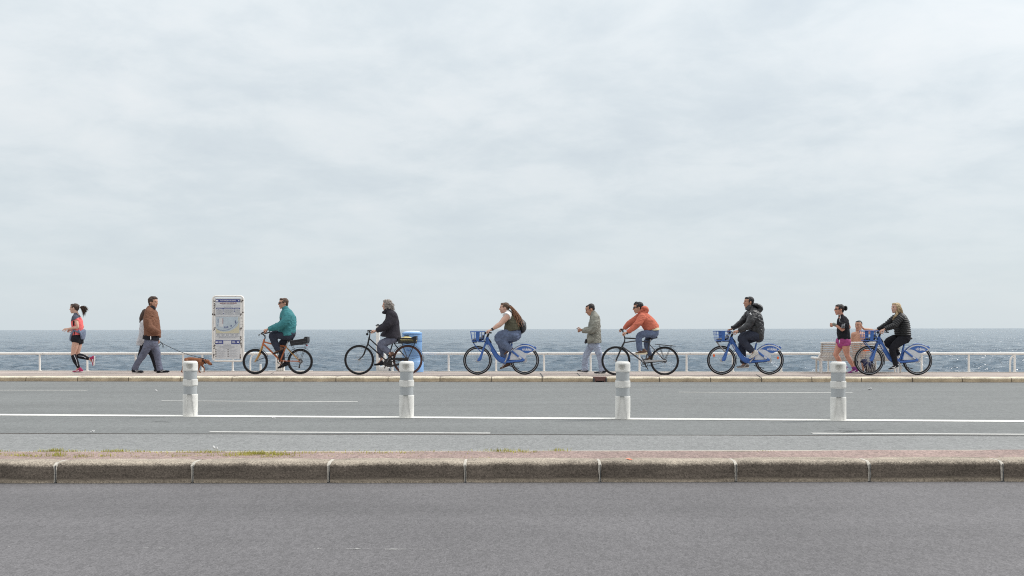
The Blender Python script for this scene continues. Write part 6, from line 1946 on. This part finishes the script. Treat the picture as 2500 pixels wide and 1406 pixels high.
# 9 --- runner in the black tee
f7 = Fig(1960, 710, 6.391, 780, 1296)
f = f7
p = Person(f, 'running woman in a black tee and magenta shorts in front of the bench', 'skin_red', -1, (572, 288, 0), 164, (600, 372, 0), (622, 490, 0), (640, 760, 0),
           [((640, 450, -.17), (625, 600, -.23), (495, 520, -.18)), ((650, 450, .17), (725, 560, .22), (640, 590, .16))],
           [((665, 830, -.09), (690, 995, -.09), (795, 1195, -.09), (740, 1255, -.09)), ((580, 830, .09), (512, 985, .09), (610, 1150, .09), (640, 1200, .09))],
           hands=[((492, 518, -.18), (-1, .15, .05), (0, -1, .2), 1, 88, .17)], limb=(.95, 1.12))
t, e = f.t, f.e
p.wear('tee_shirt', [t([(600, 385, 0, 38, 66), (612, 420, 0, 66, 104), (624, 490, 0, 92, 112), (630, 570, 0, 94, 108), (636, 660, 0, 96, 108), (642, 748, 0, 100, 116)], ('round', 'flat')),
                     t([(640, 440, -.14, 56, 50), (636, 500, -.195, 58, 54), (628, 570, -.225, 52)], ('round', 'flat')), t([(645, 440, .14, 54, 50), (690, 520, .20, 46)], ('round', 'flat'))], 'black_knit', .010, 2, (.012, 9, 7), seed=61)
p.wear('shorts', [t([(636, 735, 0, 94, 112), (638, 790, 0, 108, 122)], ('flat', 'round')), t([(665, 790, -.085, 78, 70), (672, 850, -.09, 74, 72)], ('round', 'flat')), t([(585, 780, .085, 70, 66), (562, 822, .09, 62, 66)], ('round', 'flat'))], 'magenta', .010, 1, (.016, 10, 6), seed=62)
obj('drawstring', [f.t([(570, 755, -.14, 5, 3), (572, 785, -.16, 6, 3), (566, 810, -.165, 5, 3)], 'round', 8, 3)], M['panel_grey'], p.root)
ab = obj('phone_armband', [box(f.P(632, 535, -.31), (.085, .012, .13), .006, Matrix.Rotation(.12, 3, 'Y'))], M['black_plastic'], p.root, True, 30)
obj('armband_frame', [box(f.P(632, 535, -.3175), (.068, .006, .112), .003, Matrix.Rotation(.12, 3, 'Y'))], M['panel_grey'], ab, True, 30)
obj('armband_window', [box(f.P(632, 528 - 26 + 22 * i, -.3225), (.058, .004, .022), .002, Matrix.Rotation(.12, 3, 'Y')) for i in range(4)], M['black_plastic'], ab, False)
obj('armband_strap', [f.t([(642, 490, -.225, 58, 52), (636, 506, -.225, 60, 54)], 'flat', 16, 1)], M['black_plastic'], ab, True, 40)
obj('glove', [f.t([(512, 528, -.182, 24, 22), (480, 512, -.178, 26, 24)], 'round', 12, 1)], M['field_jacket'], p.root)
p.hair(p.cap_hair(-.12) + [p.E(.08, 0, .43, .2, .24, .10)], 'hair_dark', (.006, 30, 30))
rd = random.Random(9)
st = []
for i in range(80):
    a = rd.uniform(0, 6.28)
    r0 = rd.uniform(5, 30)
    q = [f.P(640, 262, 0)] + [f.P(665 + r0 * math.cos(a + .9 * k), 262 + (r0 + 10) * math.sin(a + .9 * k), rd.gauss(0, .02)) for k in range(3)]
    st.append(q)
strands(p.root, st, .005, .0025, 'hair_black', 'hair_bun')
gl = [p.h(.38, s * .13, .04) for s in (-1, 1)]
obj('sunglasses', [ell(q, .016, .024, .015) for q in gl] + [tube([(p.h(.34, s * .22, .05), .004), (p.h(0, s * .335, .04), .004)], 'round', 6, 1) for s in (-1, 1)], M['black_plastic'], p.root)
obj('earphone_cable', [tube([(p.h(-.02, -.37, -.05), .003), (f.P(588, 400, -.13), .003), (f.P(575, 450, -.17), .003), (f.P(600, 560, -.25), .003)], 'round', 6, 4)], M['letter_white'], p.root)
s_ = shoe(f, p.root, (872, 1262), (702, 1292), -.09, (790, 1190), 'shoe_purple', emblem=1, h=.082)
shoe(f, p.root, (700, 1212), (600, 1262), .09, (610, 1160), 'shoe_purple', h=.07)
for a in ((790, 1175, -.09), (608, 1140, .09)):
    obj('sock', [f.t([(a[0] - 6, a[1], a[2], 27, 25), (a[0] + 6, a[1] + 40, a[2], 27, 25)], 'flat', 14, 1)], M['shoe_purple'], p.root, True, 40)

# --- the bench and the bather
fb = Fig(1960, 710, 6.391, 900, 1276)
bD = fb.D


def bench():
    root = thing('bench', fb.base, 'long white slatted bench facing the sea behind the runner in pink shorts', 'bench')
    P = fb.P
    x0, x1 = P(272, 1276).x, P(1515, 1276).x
    z = lambda v: P(300, v).z

    def slat(name, v, dy, h, d, a=0.0):
        return obj(name, [box(((x0 + x1) / 2, bD + dy, z(v)), (x1 - x0, d, h), .005, Matrix.Rotation(a, 3, 'X'))], M['slat'], root, True, 30)
    obj('top_rail', [tube([(Vector((x0, bD - .06, z(800))), .018), (Vector((x1, bD - .06, z(800))), .018)], 'round', 12, 1)], M['white_paint'], root, True, 50)
    for i in range(7):
        slat('back_slat', 828 + 33 * i, -.05 + .016 * i, .036, .022, .12)
    for i in range(7):
        slat('seat_slat', 1052 + 2 * i, .09 + .07 * i, .022, .05)
    obj('apron', [box(((x0 + x1) / 2, bD + .06, z(1072)), (x1 - x0, .024, .05), .004)], M['slat'], root, True, 30)
    for u in (300, 895, 1490):
        xs = P(u, 1100).x
        obj('back_leg', [tube([(Vector((xs, bD + .04, PZ)), .024, .02), (Vector((xs, bD + .055, z(1040))), .024, .02), (Vector((xs, bD - .035, z(800))), .018, .014)], 'flat', 8, 1)], M['white_paint'], root, True, 40)
        obj('front_leg', [tube([(Vector((xs + .12, bD + .52, PZ)), .022), (Vector((xs + .12, bD + .52, z(1060))), .022)], 'flat', 8, 1)], M['white_paint'], root, True, 40)
        obj('seat_bearer', [box((xs + .03, bD + .30, z(1078)), (.03, .52, .03))], M['white_paint'], root, False)
        obj('bolt', [ell(Vector((xs, bD - .075 + .016 * i, z(828 + 33 * i))), .010, .008, .010, 0, 8, 6) for i in range(7)], M['alloy_dark'], root, True)
    for u in (232, 1548):
        xs = P(u, 1100).x
        obj('arm_leg', [tube([(Vector((xs, bD + .10, PZ)), .022), (Vector((xs, bD + .10, z(1045))), .022)], 'flat', 8, 1)], M['slat'], root, True, 40)
        obj('armrest', [tube([(Vector((xs, bD - .02, z(1042))), .03, .03), (Vector((xs, bD + .45, z(1042))), .028, .03)], 'round', 10, 1), tube([(Vector((xs, bD - .01, z(1042))), .02), (Vector((P(275, 970).x if u < 800 else P(1505, 970).x, bD - .01, z(975))), .02)], 'round', 8, 1)], M['white_paint'], root, True, 50)


bench()
o = obj('cloth_rag', [box(fb.P(992, 924, -.03), (.14, .05, .03), .01), ell(fb.P(975, 928, -.05), .05, .03, .012)], M['reflector'], None, True, 40, origin=fb.P(990, 930, -.03))
tag(o, 'small orange cloth tucked between the back slats of the bench', 'cloth')
f = Fig(1960, 710, 6.391, 880, 1276, D=bD + .30)
f.base = f.P(880, 1276)
f.base.z = PZ
p = Person(f, 'bare chested man sitting on the bench with one hand behind his ear', 'skin_tan', -1, (868, 535, 0), 154, (868, 625, 0), (880, 740, 0), (900, 1015, 0),
           [((790, 672, -.04), (768, 800, .02), (800, 960, -.08)), ((965, 668, .04), (1085, 612, .06), (960, 590, .02))],
           [((860, 1010, .05), (800, 1020, .45), (800, 1250, .48), (770, 1262, .55)), ((930, 1010, .10), (940, 1020, .50), (940, 1250, .52), (920, 1262, .6))],
           yaw=48, male=True, hands=[((955, 590, .02), (-.7, 0, .7), (1, .3, .4), 1, 50), ((800, 960, -.08), (.2, 0, -1), (0, -1, 0), 1, 30)], limb=(1.1, 1.0), rs=1.2)
# broad chest turned to the street
t = f.t
V = blob('chest', [tube([(f.P(868, 640, -.02), .07, .06), (f.P(876, 680, -.02), .165, .09), (f.P(880, 740, -.02), .165, .11), (f.P(885, 850, 0), .145, .10), (f.P(895, 1000, .02), .15, .11)], 'round', 18, 4)], M['skin_tan'], p.root, .010, 3)
p.hair([p.E(-.12, 0, .21, .355, .34, .325), p.E(-.25, 0, .02, .19, .265, .22), p.E(.13, 0, .37, .20, .25, .11)], 'hair_black', (.004, 50, 50))
p.wear('swim_shorts', [t([(895, 1000, .02, 92, 80), (890, 1030, .05, 90, 90)]), tube([(f.P(860, 1010, .05), .09), (f.P(815, 1018, .40), .075)], 'round', 12, 1), tube([(f.P(930, 1010, .1), .09), (f.P(940, 1018, .45), .075)], 'round', 12, 1)], 'navy_bag', .012, 2, (.006, 10, 10))

# --- bags by the bench
f = Fig(1960, 710, 6.391, 1050, 1262, D=bD - .02)
f.base = f.P(1050, 1262)
o = blob('beach_bag', [f.t([(935, 1082, .02, 22, 60), (985, 1100, .02, 56, 80), (1010, 1150, .0, 60, 80), (1010, 1200, 0, 44, 70), (1005, 1230, 0, 30, 60)]), f.t([(940, 1080, .02, 20, 50), (1060, 1085, .02, 24, 60), (1078, 1110, .02, 18, 40)])], M['navy_bag'], None, .011, 2, (.012, 10, 10))
o2 = o
tag(o, 'navy cloth bag slung under the bench seat behind the blonde rider\'s front wheel', 'bag')
o = blob('striped_bag', [f.t([(1000, 1155, -.10, 20, 30), (1010, 1200, -.10, 34, 50), (1020, 1236, -.10, 40, 56), (1040, 1250, -.10, 36, 50)]), f.t([(1100, 1140, -.10, 18, 30), (1098, 1190, -.10, 36, 56), (1085, 1240, -.10, 38, 56), (1075, 1262, -.10, 20, 40)])], M['striped'], None, .010, 2, (.008, 14, 10))
tag(o, 'grey and black striped bundle on the ground under the bench', 'bag')

# 11 --- blonde rider
f = Fig(1960, 710, 6.391, 1400, 1308, D=f7b.D)
p = Person(f, 'cyclist with long blonde hair in a black quilted jacket on a blue bicycle', 'skin_pale', -1, (1452, 262, 0), 164, (1490, 345, 0), (1535, 470, 0), (1590, 700, 0),
           [((1530, 420, -.18), (1420, 540, -.25), (1275, 592, -.29)), ((1440, 425, .18), (1290, 535, .25), (1165, 600, .28))],
           [((1585, 720, -.1), (1395, 900, -.11), (1440, 1130, -.11), (1390, 1200, -.11)), ((1580, 720, .1), (1310, 800, .11), (1480, 960, .11), (1440, 1010, .11))],
           tilt=-3, yaw=16, hands=[((1270, 594, -.29), (-1, .1, -.5), (0, -.5, 1), 1, 45, .17), ((1160, 603, .28), (-1, -.1, -.1), (0, .3, 1), -1, 60, .17)])
t = f.t
ribs = lambda u0, v0, u1, v1, n, ra, dy, rb=None: None
body = [(1492, 350, 0, 50, 70), (1515, 400, 0, 88, 108), (1535, 470, 0, 108, 124), (1548, 540, 0, 112, 124), (1552, 610, 0, 112, 126), (1560, 690, 0, 110, 134)]
pr = [t(body, ('round', 'flat'))]
for k in range(11):
    q = k / 10
    v = 385 + 295 * q
    i = max(j for j in range(len(body)) if body[j][1] <= v)
    i = min(i, len(body) - 2)
    w = (v - body[i][1]) / (body[i + 1][1] - body[i][1])
    u_, ra, rb = (body[i][c] + (body[i + 1][c] - body[i][c]) * w for c in (0, 3, 4))
    pr.append(t([(u_, v - 10, 0, ra + 4, rb + 4), (u_, v - 4, 0, ra + 13, rb + 13), (u_, v + 5, 0, ra + 13, rb + 13), (u_, v + 10, 0, ra + 4, rb + 4)], 'flat', 24, 1))
for arm, r0, r1 in ((((1530, 405, -.16), (1425, 535, -.245), (1278, 590, -.29)), 58, 30), (((1450, 405, .16), (1295, 530, .25), (1170, 597, .28)), 52, 28)):
    a, b, c = arm
    pr.append(t([(*a, r0), ((a[0] + b[0]) / 2, (a[1] + b[1]) / 2, (a[2] + b[2]) / 2, r0 * .92), (*b, r0 * .8), (*c, r1)], ('round', 'flat')))
    for k in range(11):
        q = k / 10 * 1.86 + .06
        A, B, w = (a, b, q) if q < 1 else (b, c, q - 1)
        ctr = [A[j] + (B[j] - A[j]) * w for j in range(3)]
        dd = [B[j] - A[j] for j in range(2)]
        L_ = math.hypot(*dd)
        rr = r0 + (r1 - r0) * q / 2 + 8
        pr.append(t([(ctr[0] + dd[0] / L_ * q_, ctr[1] + dd[1] / L_ * q_, ctr[2], rr + e_) for q_, e_ in ((-8, -5), (-3, 3), (3, 3), (8, -5))], 'flat', 18, 1))
p.wear('quilted_jacket', pr, 'puffer', .007, 1, (.003, 14, 14), seed=71)
p.wear('trousers', [t([(1585, 680, 0, 92, 122), (1585, 735, 0, 88, 118)]), t([(1580, 725, -.095, 78, 70), (1490, 800, -.105, 70, 64), (1405, 890, -.11, 56), (1415, 990, -.11, 48), (1438, 1085, -.11, 40), (1446, 1145, -.11, 40)], ('round', 'flat')),
                    t([(1570, 720, .095, 74, 66), (1430, 745, .105, 68, 62), (1320, 795, .11, 56), (1400, 880, .11, 50), (1480, 950, .11, 42)], ('round', 'flat'))], 'black_knit', .010, 2, (.008, 9, 12), seed=72)
p.hair(p.cap_hair(-.2, puff=.01) + [p.E(-.15, .26, -.1, .20, .10, .3), p.E(-.15, -.26, -.1, .20, .10, .3)], 'hair_blond', (.006, 34, 12))
rd = random.Random(12)
st = []
for i in range(190):
    q = rd.random()
    side = rd.choice((-1, -1, 1))
    s0 = p.h(-.1 - .25 * q, side * rd.uniform(.15, .33), .25 - .2 * q)
    if i < 125:
        tip = f.P(1490 + 70 * q + rd.gauss(0, 8), 330 + rd.uniform(-10, 30), side * rd.uniform(.03, .09))
        m_ = f.P(1480 + 60 * q, 260 + rd.gauss(0, 6), side * rd.uniform(.06, .09))
    else:
        s0 = p.h(-.05 - .1 * q, -rd.uniform(.25, .34), .1)
        m_ = f.P(1452 + 34 * q, 345 + rd.gauss(0, 5), -rd.uniform(.09, .12))
        tip = f.P(1398 + 45 * q + rd.gauss(0, 4), 420 + rd.uniform(-20, 34), -rd.uniform(.10, .16))
    st.append([s0, m_, tip])
strands(p.root, st, .0055, .0025, 'hair_blond', 'hair_lock', 5)
shoe(f, p.root, (1495, 1195), (1338, 1236), -.11, (1445, 1120), 'shoe_black', emblem=1, h=.075)
shoe(f, p.root, (1530, 985), (1425, 1050), .11, (1480, 950), 'shoe_black', h=.06)
